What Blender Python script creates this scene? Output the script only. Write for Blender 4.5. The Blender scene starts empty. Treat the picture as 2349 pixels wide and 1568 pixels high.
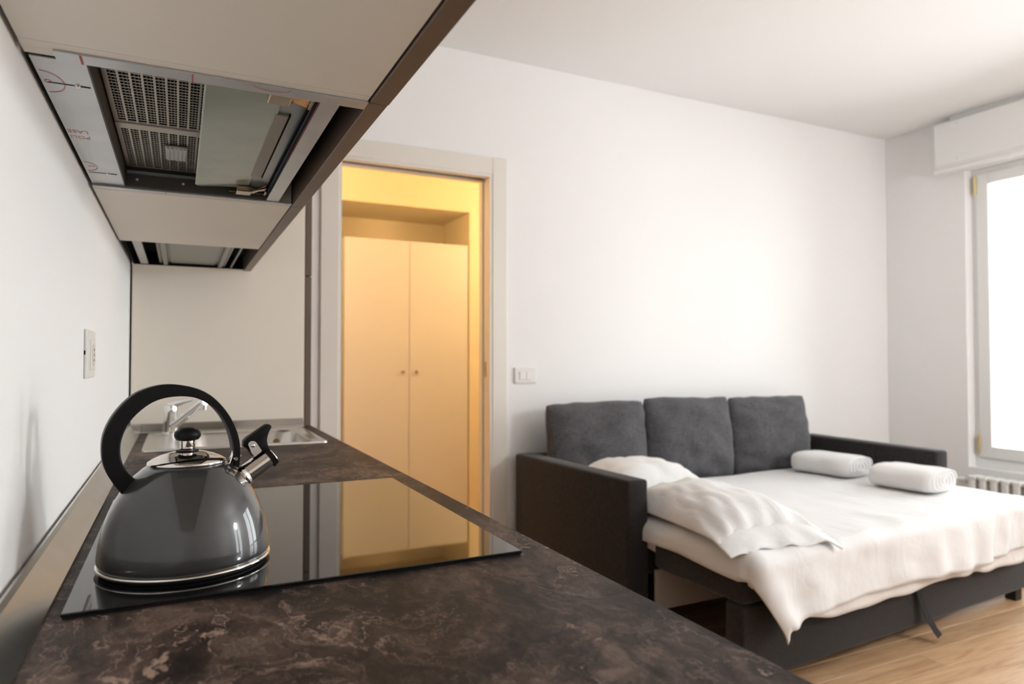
import bpy, bmesh, math, random
from mathutils import Vector, Matrix, noise as mnoise

PI = math.pi
random.seed(7)
S = bpy.context.scene
COL = S.collection

# ------------------------------------------------------------------ camera
cam_data = bpy.data.cameras.new('camera')
cam_data.sensor_width = 36.0
cam_data.lens = 24.0
cam_data.clip_start = 0.02
cam_data.dof.use_dof = True
cam_data.dof.focus_distance = 0.98
cam_data.dof.aperture_fstop = 5.0
cam = bpy.data.objects.new('camera', cam_data)
COL.objects.link(cam)
cam.location = (0, 0, 1.15)
cam.rotation_euler = (math.radians(90 + 1.317), 0, math.radians(-26.0))
S.camera = cam

# ------------------------------------------------------------------ sky, daylight, exposure
world = bpy.data.worlds.new('sky')
S.world = world
world.use_nodes = True
bg = world.node_tree.nodes['Background']
bg.inputs['Color'].default_value = (0.965, 0.985, 1.015, 1)
bg.inputs['Strength'].default_value = 8.4
S.view_settings.view_transform = 'Standard'
S.view_settings.look = 'None'
S.view_settings.exposure = 0.0
S.view_settings.gamma = 1.0
S.view_settings.use_curve_mapping = False


def portal(x, y0, y1, z0, z1):
    d = bpy.data.lights.new('daylight_portal', 'AREA')
    d.shape = 'RECTANGLE'
    d.size = z1 - z0
    d.size_y = y1 - y0
    d.cycles.is_portal = True
    o = bpy.data.objects.new('daylight_portal', d)
    o.location = (x, (y0 + y1) / 2, (z0 + z1) / 2)
    o.rotation_euler = (0, math.radians(90), 0)
    COL.objects.link(o)


portal(4.72, 1.0, 2.65, 0.45, 2.33)
portal(4.72, -1.05, 0.15, 0.05, 2.33)

# ------------------------------------------------------------------ materials


def new_mat(name):
    m = bpy.data.materials.new(name)
    m.use_nodes = True
    nt = m.node_tree
    b = nt.nodes['Principled BSDF']
    return m, nt, b


def mat(name, col, rough=0.5, metal=0.0, spec=0.5, coat=0.0, coat_rough=0.05, var=0.0, var_scale=8.0,
        bump=0.0, bump_scale=200.0, emis=None, emis_s=0.0, trans=0.0, sheen=0.0):
    m, nt, b = new_mat(name)
    N, L = nt.nodes, nt.links
    b.inputs['Base Color'].default_value = (*col, 1)
    b.inputs['Roughness'].default_value = rough
    b.inputs['Metallic'].default_value = metal
    b.inputs['Specular IOR Level'].default_value = spec
    b.inputs['Coat Weight'].default_value = coat
    b.inputs['Coat Roughness'].default_value = coat_rough
    b.inputs['Transmission Weight'].default_value = trans
    b.inputs['Sheen Weight'].default_value = sheen
    if emis:
        b.inputs['Emission Color'].default_value = (*emis, 1)
        b.inputs['Emission Strength'].default_value = emis_s
    tc = N.new('ShaderNodeTexCoord')
    if var > 0:
        n = N.new('ShaderNodeTexNoise')
        n.inputs['Scale'].default_value = var_scale
        n.inputs['Detail'].default_value = 6
        L.new(tc.outputs['Object'], n.inputs['Vector'])
        r = N.new('ShaderNodeValToRGB')
        r.color_ramp.elements[0].position = 0.3
        r.color_ramp.elements[1].position = 0.7
        r.color_ramp.elements[0].color = (*[c * (1 - var) for c in col], 1)
        r.color_ramp.elements[1].color = (*[min(1, c * (1 + var)) for c in col], 1)
        L.new(n.outputs['Fac'], r.inputs['Fac'])
        L.new(r.outputs['Color'], b.inputs['Base Color'])
    if bump > 0:
        n2 = N.new('ShaderNodeTexNoise')
        n2.inputs['Scale'].default_value = bump_scale
        n2.inputs['Detail'].default_value = 4
        L.new(tc.outputs['Object'], n2.inputs['Vector'])
        bp = N.new('ShaderNodeBump')
        bp.inputs['Strength'].default_value = bump
        bp.inputs['Distance'].default_value = 0.002
        L.new(n2.outputs['Fac'], bp.inputs['Height'])
        L.new(bp.outputs['Normal'], b.inputs['Normal'])
    return m


def ramp(N, stops):
    r = N.new('ShaderNodeValToRGB')
    e = r.color_ramp.elements
    while len(e) < len(stops):
        e.new(0.5)
    for k, (p, c) in enumerate(stops):
        e[k].position = p
        e[k].color = (*c, 1) if len(c) == 3 else c
    return r


def marble_mat():
    m, nt, b = new_mat('dark_marble_laminate')
    N, L = nt.nodes, nt.links
    tc = N.new('ShaderNodeTexCoord')

    def noise(scale, detail=6, rough=0.6, vec=None, dist=0.0):
        n = N.new('ShaderNodeTexNoise')
        n.inputs['Scale'].default_value = scale
        n.inputs['Detail'].default_value = detail
        n.inputs['Roughness'].default_value = rough
        n.inputs['Distortion'].default_value = dist
        L.new(vec, n.inputs['Vector'])
        return n

    def math_n(op, a, c):
        q = N.new('ShaderNodeMath')
        q.operation = op
        for i, v in enumerate((a, c)):
            if isinstance(v, (int, float)):
                q.inputs[i].default_value = v
            else:
                L.new(v, q.inputs[i])
        return q.outputs[0]

    def mix(f, a, c, mode='MIX'):
        q = N.new('ShaderNodeMix')
        q.data_type = 'RGBA'
        q.blend_type = mode
        if isinstance(f, (int, float)):
            q.inputs[0].default_value = f
        else:
            L.new(f, q.inputs[0])
        for i, v in ((6, a), (7, c)):
            if isinstance(v, tuple):
                q.inputs[i].default_value = (*v, 1)
            else:
                L.new(v, q.inputs[i])
        return q.outputs[2]

    mp = N.new('ShaderNodeMapping')
    mp.inputs['Rotation'].default_value = (0, 0, math.radians(28))
    mp.inputs['Scale'].default_value = (1.0, 0.62, 1.0)
    L.new(tc.outputs['Object'], mp.inputs['Vector'])
    w = noise(5.0, 6, 0.6, mp.outputs['Vector'])
    sub = N.new('ShaderNodeVectorMath')
    sub.operation = 'SUBTRACT'
    L.new(w.outputs['Color'], sub.inputs[0])
    sub.inputs[1].default_value = (0.5, 0.5, 0.5)
    scl = N.new('ShaderNodeVectorMath')
    scl.operation = 'SCALE'
    L.new(sub.outputs[0], scl.inputs[0])
    scl.inputs['Scale'].default_value = 0.30
    add = N.new('ShaderNodeVectorMath')
    add.operation = 'ADD'
    L.new(mp.outputs['Vector'], add.inputs[0])
    L.new(scl.outputs[0], add.inputs[1])
    P = add.outputs[0]
    base_n = noise(11.0, 10, 0.74, P)
    base = ramp(N, [(0.34, (0.006, 0.0045, 0.004)), (0.45, (0.026, 0.018, 0.0145)), (0.53, (0.060, 0.042, 0.034)), (0.64, (0.150, 0.108, 0.088))])
    L.new(base_n.outputs['Fac'], base.inputs['Fac'])
    # long flowing bands
    band_n = noise(3.2, 3, 0.5, P, 0.8)
    band = ramp(N, [(0.36, (0.30, 0.29, 0.28)), (0.45, (1, 1, 1)), (0.6, (1.1, 1.0, 0.95)), (0.66, (0.42, 0.41, 0.40))])
    L.new(band_n.outputs['Fac'], band.inputs['Fac'])
    c1 = mix(1.0, base.outputs['Color'], band.outputs['Color'], 'MULTIPLY')
    # thin veins: ridges of warped noise
    grit = noise(90.0, 3, 0.7, P)
    v = noise(8.0, 5, 0.58, P, 0.9)
    ridge = math_n('ABSOLUTE', math_n('SUBTRACT', v.outputs['Fac'], 0.5), 0.0)
    vein = ramp(N, [(0.0, (1, 1, 1)), (0.004, (0.6, 0.6, 0.6)), (0.014, (0, 0, 0))])
    L.new(ridge, vein.inputs['Fac'])
    vm = noise(2.4, 2, 0.5, P)
    vmask = ramp(N, [(0.42, (0, 0, 0)), (0.55, (1, 1, 1))])
    L.new(vm.outputs['Fac'], vmask.inputs['Fac'])
    gm = ramp(N, [(0.35, (0.25, 0.25, 0.25)), (0.6, (1, 1, 1))])
    L.new(grit.outputs['Fac'], gm.inputs['Fac'])
    vf = math_n('MULTIPLY', math_n('MULTIPLY', vein.outputs['Color'], vmask.outputs['Color']), math_n('MULTIPLY', gm.outputs['Color'], 0.95))
    c2 = mix(vf, c1, (0.36, 0.25, 0.20))
    # second finer set of veins
    v2 = noise(19.0, 4, 0.55, P, 0.6)
    ridge2 = math_n('ABSOLUTE', math_n('SUBTRACT', v2.outputs['Fac'], 0.47), 0.0)
    vein2 = ramp(N, [(0.0, (1, 1, 1)), (0.010, (0, 0, 0))])
    L.new(ridge2, vein2.inputs['Fac'])
    vm2 = noise(3.6, 2, 0.5, mp.outputs['Vector'])
    vmask2 = ramp(N, [(0.48, (0, 0, 0)), (0.6, (1, 1, 1))])
    L.new(vm2.outputs['Fac'], vmask2.inputs['Fac'])
    vf2 = math_n('MULTIPLY', math_n('MULTIPLY', vein2.outputs['Color'], vmask2.outputs['Color']), 0.6)
    c3 = mix(vf2, c2, (0.24, 0.175, 0.14))
    # cream blotches
    bn = noise(12.0, 6, 0.62, P, 0.5)
    bm_ = ramp(N, [(0.66, (0, 0, 0)), (0.675, (1, 1, 1))])
    L.new(bn.outputs['Fac'], bm_.inputs['Fac'])
    bf = math_n('MULTIPLY', bm_.outputs['Color'], math_n('MULTIPLY', gm.outputs['Color'], 0.8))
    c4 = mix(bf, c3, (0.44, 0.30, 0.23))
    # black patches
    dn = noise(5.5, 5, 0.6, P, 0.5)
    dm = ramp(N, [(0.37, (1, 1, 1)), (0.44, (0, 0, 0))])
    L.new(dn.outputs['Fac'], dm.inputs['Fac'])
    c5 = mix(math_n('MULTIPLY', dm.outputs['Color'], 0.8), c4, (0.006, 0.005, 0.005))
    L.new(c5, b.inputs['Base Color'])
    b.inputs['Roughness'].default_value = 0.5
    b.inputs['Specular IOR Level'].default_value = 0.14
    bp = N.new('ShaderNodeBump')
    bp.inputs['Strength'].default_value = 0.25
    bp.inputs['Distance'].default_value = 0.0006
    L.new(grit.outputs['Fac'], bp.inputs['Height'])
    L.new(bp.outputs['Normal'], b.inputs['Normal'])
    return m


def oak_mat():
    m, nt, b = new_mat('oak_plank')
    N, L = nt.nodes, nt.links
    tc = N.new('ShaderNodeTexCoord')
    oi = N.new('ShaderNodeObjectInfo')
    mul = N.new('ShaderNodeVectorMath')
    mul.operation = 'SCALE'
    cmb = N.new('ShaderNodeCombineXYZ')
    for i in range(3):
        L.new(oi.outputs['Random'], cmb.inputs[i])
    L.new(cmb.outputs[0], mul.inputs[0])
    mul.inputs['Scale'].default_value = 37.0
    add = N.new('ShaderNodeVectorMath')
    add.operation = 'ADD'
    L.new(tc.outputs['Object'], add.inputs[0])
    L.new(mul.outputs[0], add.inputs[1])
    mp = N.new('ShaderNodeMapping')
    mp.inputs['Scale'].default_value = (1.4, 14.0, 1.0)
    L.new(add.outputs[0], mp.inputs['Vector'])
    n = N.new('ShaderNodeTexNoise')
    n.inputs['Scale'].default_value = 2.2
    n.inputs['Detail'].default_value = 8
    n.inputs['Roughness'].default_value = 0.62
    n.inputs['Distortion'].default_value = 1.1
    L.new(mp.outputs[0], n.inputs['Vector'])
    r = ramp(N, [(0.28, (0.36, 0.20, 0.10)), (0.5, (0.50, 0.31, 0.165)), (0.72, (0.60, 0.40, 0.23))])
    L.new(n.outputs['Fac'], r.inputs['Fac'])
    hs = N.new('ShaderNodeHueSaturation')
    mr = N.new('ShaderNodeMapRange')
    mr.inputs['To Min'].default_value = 0.86
    mr.inputs['To Max'].default_value = 1.1
    L.new(oi.outputs['Random'], mr.inputs['Value'])
    L.new(mr.outputs[0], hs.inputs['Value'])
    L.new(r.outputs['Color'], hs.inputs['Color'])
    L.new(hs.outputs['Color'], b.inputs['Base Color'])
    b.inputs['Roughness'].default_value = 0.42
    bp = N.new('ShaderNodeBump')
    bp.inputs['Strength'].default_value = 0.15
    bp.inputs['Distance'].default_value = 0.001
    L.new(n.outputs['Fac'], bp.inputs['Height'])
    L.new(bp.outputs['Normal'], b.inputs['Normal'])
    return m


def fabric_mat(name, col, weave=0.35, scale=420.0, bump=0.4, sheen=0.15):
    m, nt, b = new_mat(name)
    N, L = nt.nodes, nt.links
    tc = N.new('ShaderNodeTexCoord')
    outs = []
    for sc in ((1.0, 0.12, 0.12), (0.12, 0.12, 1.0)):
        mp = N.new('ShaderNodeMapping')
        mp.inputs['Scale'].default_value = sc
        L.new(tc.outputs['Object'], mp.inputs['Vector'])
        n = N.new('ShaderNodeTexNoise')
        n.inputs['Scale'].default_value = scale
        n.inputs['Detail'].default_value = 3
        L.new(mp.outputs[0], n.inputs['Vector'])
        outs.append(n.outputs['Fac'])
    ad = N.new('ShaderNodeMath')
    ad.operation = 'ADD'
    L.new(outs[0], ad.inputs[0])
    L.new(outs[1], ad.inputs[1])
    hf = N.new('ShaderNodeMath')
    hf.operation = 'MULTIPLY'
    hf.inputs[1].default_value = 0.5
    L.new(ad.outputs[0], hf.inputs[0])
    r = ramp(N, [(0.36, tuple(c * (1 - weave) for c in col)), (0.64, tuple(c * (1 + weave) for c in col))])
    L.new(hf.outputs[0], r.inputs['Fac'])
    L.new(r.outputs['Color'], b.inputs['Base Color'])
    b.inputs['Roughness'].default_value = 0.95
    b.inputs['Specular IOR Level'].default_value = 0.15
    b.inputs['Sheen Weight'].default_value = sheen
    bp = N.new('ShaderNodeBump')
    bp.inputs['Strength'].default_value = bump
    bp.inputs['Distance'].default_value = 0.001
    L.new(hf.outputs[0], bp.inputs['Height'])
    L.new(bp.outputs['Normal'], b.inputs['Normal'])
    return m


def pane_mat():
    m = bpy.data.materials.new('window_glass')
    m.use_nodes = True
    nt = m.node_tree
    N, L = nt.nodes, nt.links
    N.remove(N['Principled BSDF'])
    t = N.new('ShaderNodeBsdfTransparent')
    t.inputs['Color'].default_value = (0.97, 0.985, 0.98, 1)
    g = N.new('ShaderNodeBsdfGlossy')
    g.inputs['Roughness'].default_value = 0.01
    fr = N.new('ShaderNodeFresnel')
    fr.inputs['IOR'].default_value = 1.45
    mx = N.new('ShaderNodeMixShader')
    L.new(fr.outputs[0], mx.inputs[0])
    L.new(t.outputs[0], mx.inputs[1])
    L.new(g.outputs[0], mx.inputs[2])
    L.new(mx.outputs[0], N['Material Output'].inputs['Surface'])
    return m


def cotton(name, col):
    m = mat(name, col, 0.9, spec=0.15, sheen=0.2)
    nt = m.node_tree
    N, L = nt.nodes, nt.links
    b = N['Principled BSDF']
    tc = N.new('ShaderNodeTexCoord')
    prev = None
    for sc, rot, st, dist in (((9, 2.6, 5), 0.5, 0.35, 0.016), ((4, 15, 6), -0.3, 0.22, 0.010), ((60, 60, 60), 0, 0.12, 0.002)):
        mp = N.new('ShaderNodeMapping')
        mp.inputs['Scale'].default_value = sc
        mp.inputs['Rotation'].default_value = (0, 0, rot)
        L.new(tc.outputs['Object'], mp.inputs['Vector'])
        n = N.new('ShaderNodeTexNoise')
        n.inputs['Scale'].default_value = 1.0
        n.inputs['Detail'].default_value = 3
        n.inputs['Distortion'].default_value = 1.2
        L.new(mp.outputs[0], n.inputs['Vector'])
        bp = N.new('ShaderNodeBump')
        bp.inputs['Strength'].default_value = st
        bp.inputs['Distance'].default_value = dist
        L.new(n.outputs['Fac'], bp.inputs['Height'])
        if prev:
            L.new(prev.outputs['Normal'], bp.inputs['Normal'])
        prev = bp
    L.new(prev.outputs['Normal'], b.inputs['Normal'])
    return m


M = {}
M['wall'] = mat('wall_paint', (0.905, 0.896, 0.884), 0.85, spec=0.2, bump=0.08, bump_scale=140)
M['ceiling'] = mat('ceiling_paint', (0.92, 0.909, 0.897), 0.9, spec=0.2)
M['white'] = mat('white_lacquer', (0.84, 0.825, 0.80), 0.4)
M['winwhite'] = mat('window_white', (0.86, 0.86, 0.84), 0.4)
M['casing'] = mat('cream_casing', (0.80, 0.755, 0.685), 0.45)
M['laminate'] = mat('beige_laminate', (0.80, 0.735, 0.64), 0.45, var=0.02, var_scale=3)
M['carcass_edge'] = mat('beige_edge', (0.58, 0.52, 0.45), 0.5)
M['taupe'] = mat('taupe_door', (0.135, 0.092, 0.066), 0.4, var=0.05, var_scale=4)
M['marble'] = marble_mat()
M['oak'] = oak_mat()
M['subfloor'] = mat('floor_joint', (0.16, 0.10, 0.055), 0.8)
M['alu'] = mat('brushed_aluminium', (0.50, 0.48, 0.45), 0.22, metal=1.0, var=0.05, var_scale=30)
M['steel'] = mat('stainless_steel', (0.62, 0.60, 0.57), 0.26, metal=1.0)
M['chrome'] = mat('chrome', (0.80, 0.79, 0.78), 0.05, metal=1.0)
M['polished'] = mat('polished_steel', (0.72, 0.68, 0.64), 0.06, metal=1.0)
M['hob'] = mat('black_ceramic_glass', (0.004, 0.004, 0.0045), 0.025, spec=0.62)
M['hob_edge'] = mat('black_glass_edge', (0.008, 0.008, 0.009), 0.3)
M['enamel'] = mat('dark_grey_enamel', (0.030, 0.031, 0.030), 0.3, coat=1.0, coat_rough=0.02, spec=0.3)
M['blackplastic'] = mat('black_plastic', (0.006, 0.0055, 0.0055), 0.42, spec=0.16)
M['blackrubber'] = mat('black_base', (0.004, 0.004, 0.004), 0.6)
M['film'] = mat('film_covered_steel', (0.50, 0.505, 0.51), 0.28, metal=0.55, var=0.06, var_scale=18)
M['darkmetal'] = mat('dark_hood_metal', (0.045, 0.038, 0.031), 0.5, metal=0.3)
M['filter'] = mat('aluminium_filter', (0.50, 0.46, 0.40), 0.42, metal=0.85)
M['black'] = mat('dark_void', (0.004, 0.004, 0.004), 0.9, spec=0.1)
M['frost'] = mat('frosted_grey_glass', (0.215, 0.242, 0.20), 0.12, spec=0.6, var=0.12, var_scale=9)
M['frost_edge'] = mat('glass_edge', (0.38, 0.42, 0.36), 0.15)
M['brass'] = mat('bronze_clip', (0.40, 0.31, 0.21), 0.18, metal=1.0)
M['bluesteel'] = mat('blue_grey_steel', (0.30, 0.32, 0.33), 0.3, metal=0.7)
M['darkblue'] = mat('dark_slate_strip', (0.06, 0.068, 0.072), 0.35, metal=0.4)
M['lens'] = mat('lamp_lens', (0.22, 0.195, 0.165), 0.4)
M['clear'] = mat('clear_plastic', (0.42, 0.41, 0.38), 0.25)
M['red'] = mat('red_print', (0.46, 0.07, 0.06), 0.6)
M['darkred'] = mat('dark_red_print', (0.20, 0.03, 0.035), 0.6)
M['redfaint'] = mat('faint_red_print', (0.50, 0.20, 0.18), 0.6)
M['traygrey'] = mat('grey_tray_plastic', (0.15, 0.15, 0.125), 0.3)
M['traylight'] = mat('pale_tray_rail', (0.20, 0.20, 0.17), 0.3)
M['sofa'] = fabric_mat('charcoal_sofa_fabric', (0.026, 0.0225, 0.0215), 0.4, 520)
M['cushion'] = fabric_mat('grey_cushion_fabric', (0.078, 0.076, 0.081), 0.38, 300, 0.3, 0.25)
M['linen'] = cotton('white_cotton', (0.755, 0.75, 0.745))
M['linen2'] = cotton('ivory_cotton', (0.74, 0.71, 0.685))
M['towel'] = mat('white_terry', (0.85, 0.835, 0.82), 0.98, spec=0.05, sheen=0.5, bump=1.0, bump_scale=700)
M['pale_board'] = mat('pale_storage_board', (0.42, 0.36, 0.31), 0.6)
M['foot'] = mat('black_foot', (0.012, 0.011, 0.010), 0.5)
M['strap'] = mat('black_webbing', (0.004, 0.0035, 0.004), 0.8)
M['glass'] = pane_mat()
M['gold'] = mat('brass_hinge', (0.75, 0.60, 0.30), 0.3, metal=1.0)
M['radiator'] = mat('radiator_enamel', (0.86, 0.85, 0.83), 0.3)
M['plate'] = mat('ivory_plastic', (0.80, 0.785, 0.75), 0.35)
M['plate_dark'] = mat('ivory_plastic_module', (0.70, 0.66, 0.60), 0.4)
M['wardrobe'] = mat('white_wardrobe', (0.73, 0.71, 0.67), 0.5)
M['knob'] = mat('bronze_knob', (0.45, 0.33, 0.18), 0.3, metal=1.0)
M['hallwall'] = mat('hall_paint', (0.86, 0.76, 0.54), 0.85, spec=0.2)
M['lampglass'] = mat('lamp_globe', (0.9, 0.8, 0.6), 0.4, emis=(1.0, 0.65, 0.33), emis_s=56.0)
M['opal'] = mat('fill_globe', (0.9, 0.88, 0.85), 0.4, emis=(0.97, 0.98, 1.0), emis_s=76.0)

# ------------------------------------------------------------------ helpers


def merge(bm, tmp):
    me = bpy.data.meshes.new('tmp')
    tmp.to_mesh(me)
    tmp.free()
    bm.from_mesh(me)
    bpy.data.meshes.remove(me)


def box(bm, x0, x1, y0, y1, z0, z1, bev=0.0, seg=2, mx=None):
    t = bmesh.new()
    bmesh.ops.create_cube(t, size=1.0)
    bmesh.ops.scale(t, vec=(x1 - x0, y1 - y0, z1 - z0), verts=t.verts)
    bmesh.ops.translate(t, vec=((x0 + x1) / 2, (y0 + y1) / 2, (z0 + z1) / 2), verts=t.verts)
    if bev > 0:
        bmesh.ops.bevel(t, geom=list(t.edges), offset=bev, segments=seg, affect='EDGES', profile=0.5)
    if mx is not None:
        bmesh.ops.transform(t, matrix=mx, verts=t.verts)
    merge(bm, t)


def hexa(bm, pts, bev=0.0, seg=2):
    """eight points: bottom four counter-clockwise, top four"""
    t = bmesh.new()
    v = [t.verts.new(p) for p in pts]
    for f in ((3, 2, 1, 0), (4, 5, 6, 7), (0, 1, 5, 4), (1, 2, 6, 5), (2, 3, 7, 6), (3, 0, 4, 7)):
        t.faces.new([v[i] for i in f])
    bmesh.ops.recalc_face_normals(t, faces=t.faces)
    if bev > 0:
        bmesh.ops.bevel(t, geom=list(t.edges), offset=bev, segments=seg, affect='EDGES', profile=0.5)
    merge(bm, t)


def lathe(bm, prof, cx, cy, z0, n=64, cap0=True, cap1=True):
    rings = []
    for r, z in prof:
        if r < 1e-6:
            rings.append([bm.verts.new((cx, cy, z0 + z))])
        else:
            rings.append([bm.verts.new((cx + r * math.cos(2 * PI * k / n), cy + r * math.sin(2 * PI * k / n), z0 + z)) for k in range(n)])
    for a, b in zip(rings[:-1], rings[1:]):
        for k in range(n):
            k2 = (k + 1) % n
            if len(a) == 1 and len(b) == 1:
                continue
            if len(a) == 1:
                bm.faces.new((a[0], b[k2], b[k]))
            elif len(b) == 1:
                bm.faces.new((a[k], a[k2], b[0]))
            else:
                bm.faces.new((a[k], a[k2], b[k2], b[k]))
    if cap0 and len(rings[0]) > 1:
        bm.faces.new(list(reversed(rings[0])))
    if cap1 and len(rings[-1]) > 1:
        bm.faces.new(rings[-1])


def tube(bm, pts, radii, n=16, caps=True):
    pts = [Vector(p) for p in pts]
    if isinstance(radii, (int, float)):
        radii = [radii] * len(pts)
    rings = []
    up = None
    for i, p in enumerate(pts):
        d = (pts[min(i + 1, len(pts) - 1)] - pts[max(i - 1, 0)]).normalized()
        if up is None:
            up = Vector((0, 0, 1)) if abs(d.z) < 0.9 else Vector((1, 0, 0))
        s = d.cross(up).normalized()
        up = s.cross(d).normalized()
        rings.append([bm.verts.new(p + radii[i] * (math.cos(2 * PI * k / n) * s + math.sin(2 * PI * k / n) * up)) for k in range(n)])
    for a, b in zip(rings[:-1], rings[1:]):
        for k in range(n):
            k2 = (k + 1) % n
            bm.faces.new((a[k], a[k2], b[k2], b[k]))
    if caps:
        bm.faces.new(list(reversed(rings[0])))
        bm.faces.new(rings[-1])


def prism(bm, poly, f, d0, d1, bev=0.0):
    """poly: 2D points; f(a, b, d) -> 3D; extruded from d0 to d1"""
    t = bmesh.new()
    A = [t.verts.new(f(a, b, d0)) for a, b in poly]
    B = [t.verts.new(f(a, b, d1)) for a, b in poly]
    n = len(poly)
    t.faces.new(A)
    t.faces.new(list(reversed(B)))
    for k in range(n):
        t.faces.new((A[k], B[k], B[(k + 1) % n], A[(k + 1) % n]))
    bmesh.ops.recalc_face_normals(t, faces=t.faces)
    if bev > 0:
        edges = [e for e in t.edges if len(e.link_faces) == 2 and e.calc_face_angle(0) > 0.6]
        bmesh.ops.bevel(t, geom=edges, offset=bev, segments=2, affect='EDGES', profile=0.5)
    merge(bm, t)


def obj(name, bm, m, parent=None, smooth=False, auto=None):
    me = bpy.data.meshes.new(name)
    bmesh.ops.recalc_face_normals(bm, faces=bm.faces)
    bm.to_mesh(me)
    bm.free()
    if smooth:
        me.polygons.foreach_set('use_smooth', [True] * len(me.polygons))
        if auto:
            me.set_sharp_from_angle(angle=math.radians(auto))
    if m is not None:
        me.materials.append(M[m] if isinstance(m, str) else m)
    o = bpy.data.objects.new(name, me)
    COL.objects.link(o)
    if parent is not None:
        attach(o, parent)
    return o


def world_loc(o):
    v = Vector(o.location)
    while o.parent is not None:
        o = o.parent
    return v


def attach(o, parent):
    o.parent = parent
    root = parent
    # every parent is an unrotated Empty or a mesh whose data sit in world coordinates
    t = Vector((0, 0, 0))
    while root is not None:
        if root.type == 'EMPTY' or root.parent is None:
            t += Vector(root.location)
        root = root.parent
    o.matrix_parent_inverse = Matrix.Translation(-Vector(parent_origin(parent)))


def parent_origin(p):
    # world-space origin of p (only top-level objects carry a location)
    while p.parent is not None:
        # a child's own origin is the world origin, see attach()
        return (0, 0, 0)
    return tuple(p.location)


def thing(name, label, cat, loc, group=None):
    o = bpy.data.objects.new(name, None)
    o.empty_display_size = 0.05
    o.location = loc
    COL.objects.link(o)
    return tag(o, label, cat, group)


def tag(o, label, cat, group=None):
    o['label'] = label
    o['category'] = cat
    if group:
        o['group'] = group
    return o


def struct(name, bm, m, parent=None, **k):
    o = obj(name, bm, m, parent, **k)
    if parent is None:
        o['kind'] = 'structure'
    return o


def B(*a, **k):
    bm = bmesh.new()
    box(bm, *a, **k)
    return bm


# ------------------------------------------------------------------ the room
XL, XR, YB, YF, ZC = -0.150, 4.54, 3.20, -1.50, 2.71
floor = struct('floor', B(-0.30, 4.75, -1.65, 4.95, -0.06, -0.012), 'subfloor')
# oak planks, each an object, laid along X
PW = 0.113
plank_me = {}


def plank(x0, x1, y0, w):
    Lq = round(x1 - x0, 2)
    key = (Lq, round(w, 3))
    if key not in plank_me:
        bm = B(0, Lq - 0.002, 0, w - 0.002, -0.012, 0.0, bev=0.0012, seg=1)
        me = bpy.data.meshes.new('plank')
        bm.to_mesh(me)
        bm.free()
        me.materials.append(M['oak'])
        plank_me[key] = me
    o = bpy.data.objects.new('plank', plank_me[key])
    COL.objects.link(o)
    o.parent = floor
    o.location = (x0, y0, 0)


y = 1.605 - 27 * PW
row = 0
ends = {27: 2.594}
while y < YB - 0.001:
    w = min(PW, YB - y)
    if y + w > YF:
        if row == 27:
            cuts = [XL, 1.40, 2.59, 3.78, XR]
        else:
            st = [0.3, 0.7, 1.1, 0.5, 0.9, 1.3, 0.2][(row * 3) % 7]
            cuts = [XL]
            q = XL + st
            while q < XR - 0.25:
                cuts.append(round(q, 2))
                q += 1.3
            cuts.append(XR)
        for a, b in zip(cuts[:-1], cuts[1:]):
            plank(a, b, max(y, YF), w if y >= YF else y + w - YF)
    y += PW
    row += 1
struct('floor_hall', B(-0.30, 2.6, YB, 4.95, -0.012, 0.0), 'oak')

struct('ceiling', B(XL - 0.15, XR + 0.2, YF - 0.15, YB + 0.0, ZC, ZC + 0.12), 'ceiling')
struct('wall_left', B(XL - 0.14, XL, YF - 0.15, YB, -0.012, ZC), 'wall')
struct('wall_front', B(XL, XR, YF - 0.15, YF, -0.012, ZC), 'wall')
# back wall with the pocket door opening
DX0, DX1, DZ = 0.663, 1.444, 2.094
WT = 0.12
bm = bmesh.new()
box(bm, XL - 0.14, DX0, YB, YB + WT, 0, ZC)
box(bm, DX1, XR + 0.2, YB, YB + WT, 0, ZC)
box(bm, DX0, DX1, YB, YB + WT, DZ, ZC)
struct('wall_back', bm, 'wall')
# right wall with two window openings
W1 = (1.05, 2.655, 0.455, 2.36)
W2 = (-1.00, 0.10, 0.02, 2.36)  # unseen opening added to let daylight into the near side
bm = bmesh.new()
XO = XR + 0.17
for (a, b) in ((YF, W2[0]), (W2[1], W1[0]), (W1[1], YB)):
    box(bm, XR, XO, a, b, -0.012, ZC)
for w in (W1, W2):
    box(bm, XR, XO, w[0], w[1], w[3], ZC)
    box(bm, XR, XO, w[0], w[1], -0.012, w[2])
struct('wall_right', bm, 'wall')


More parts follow.
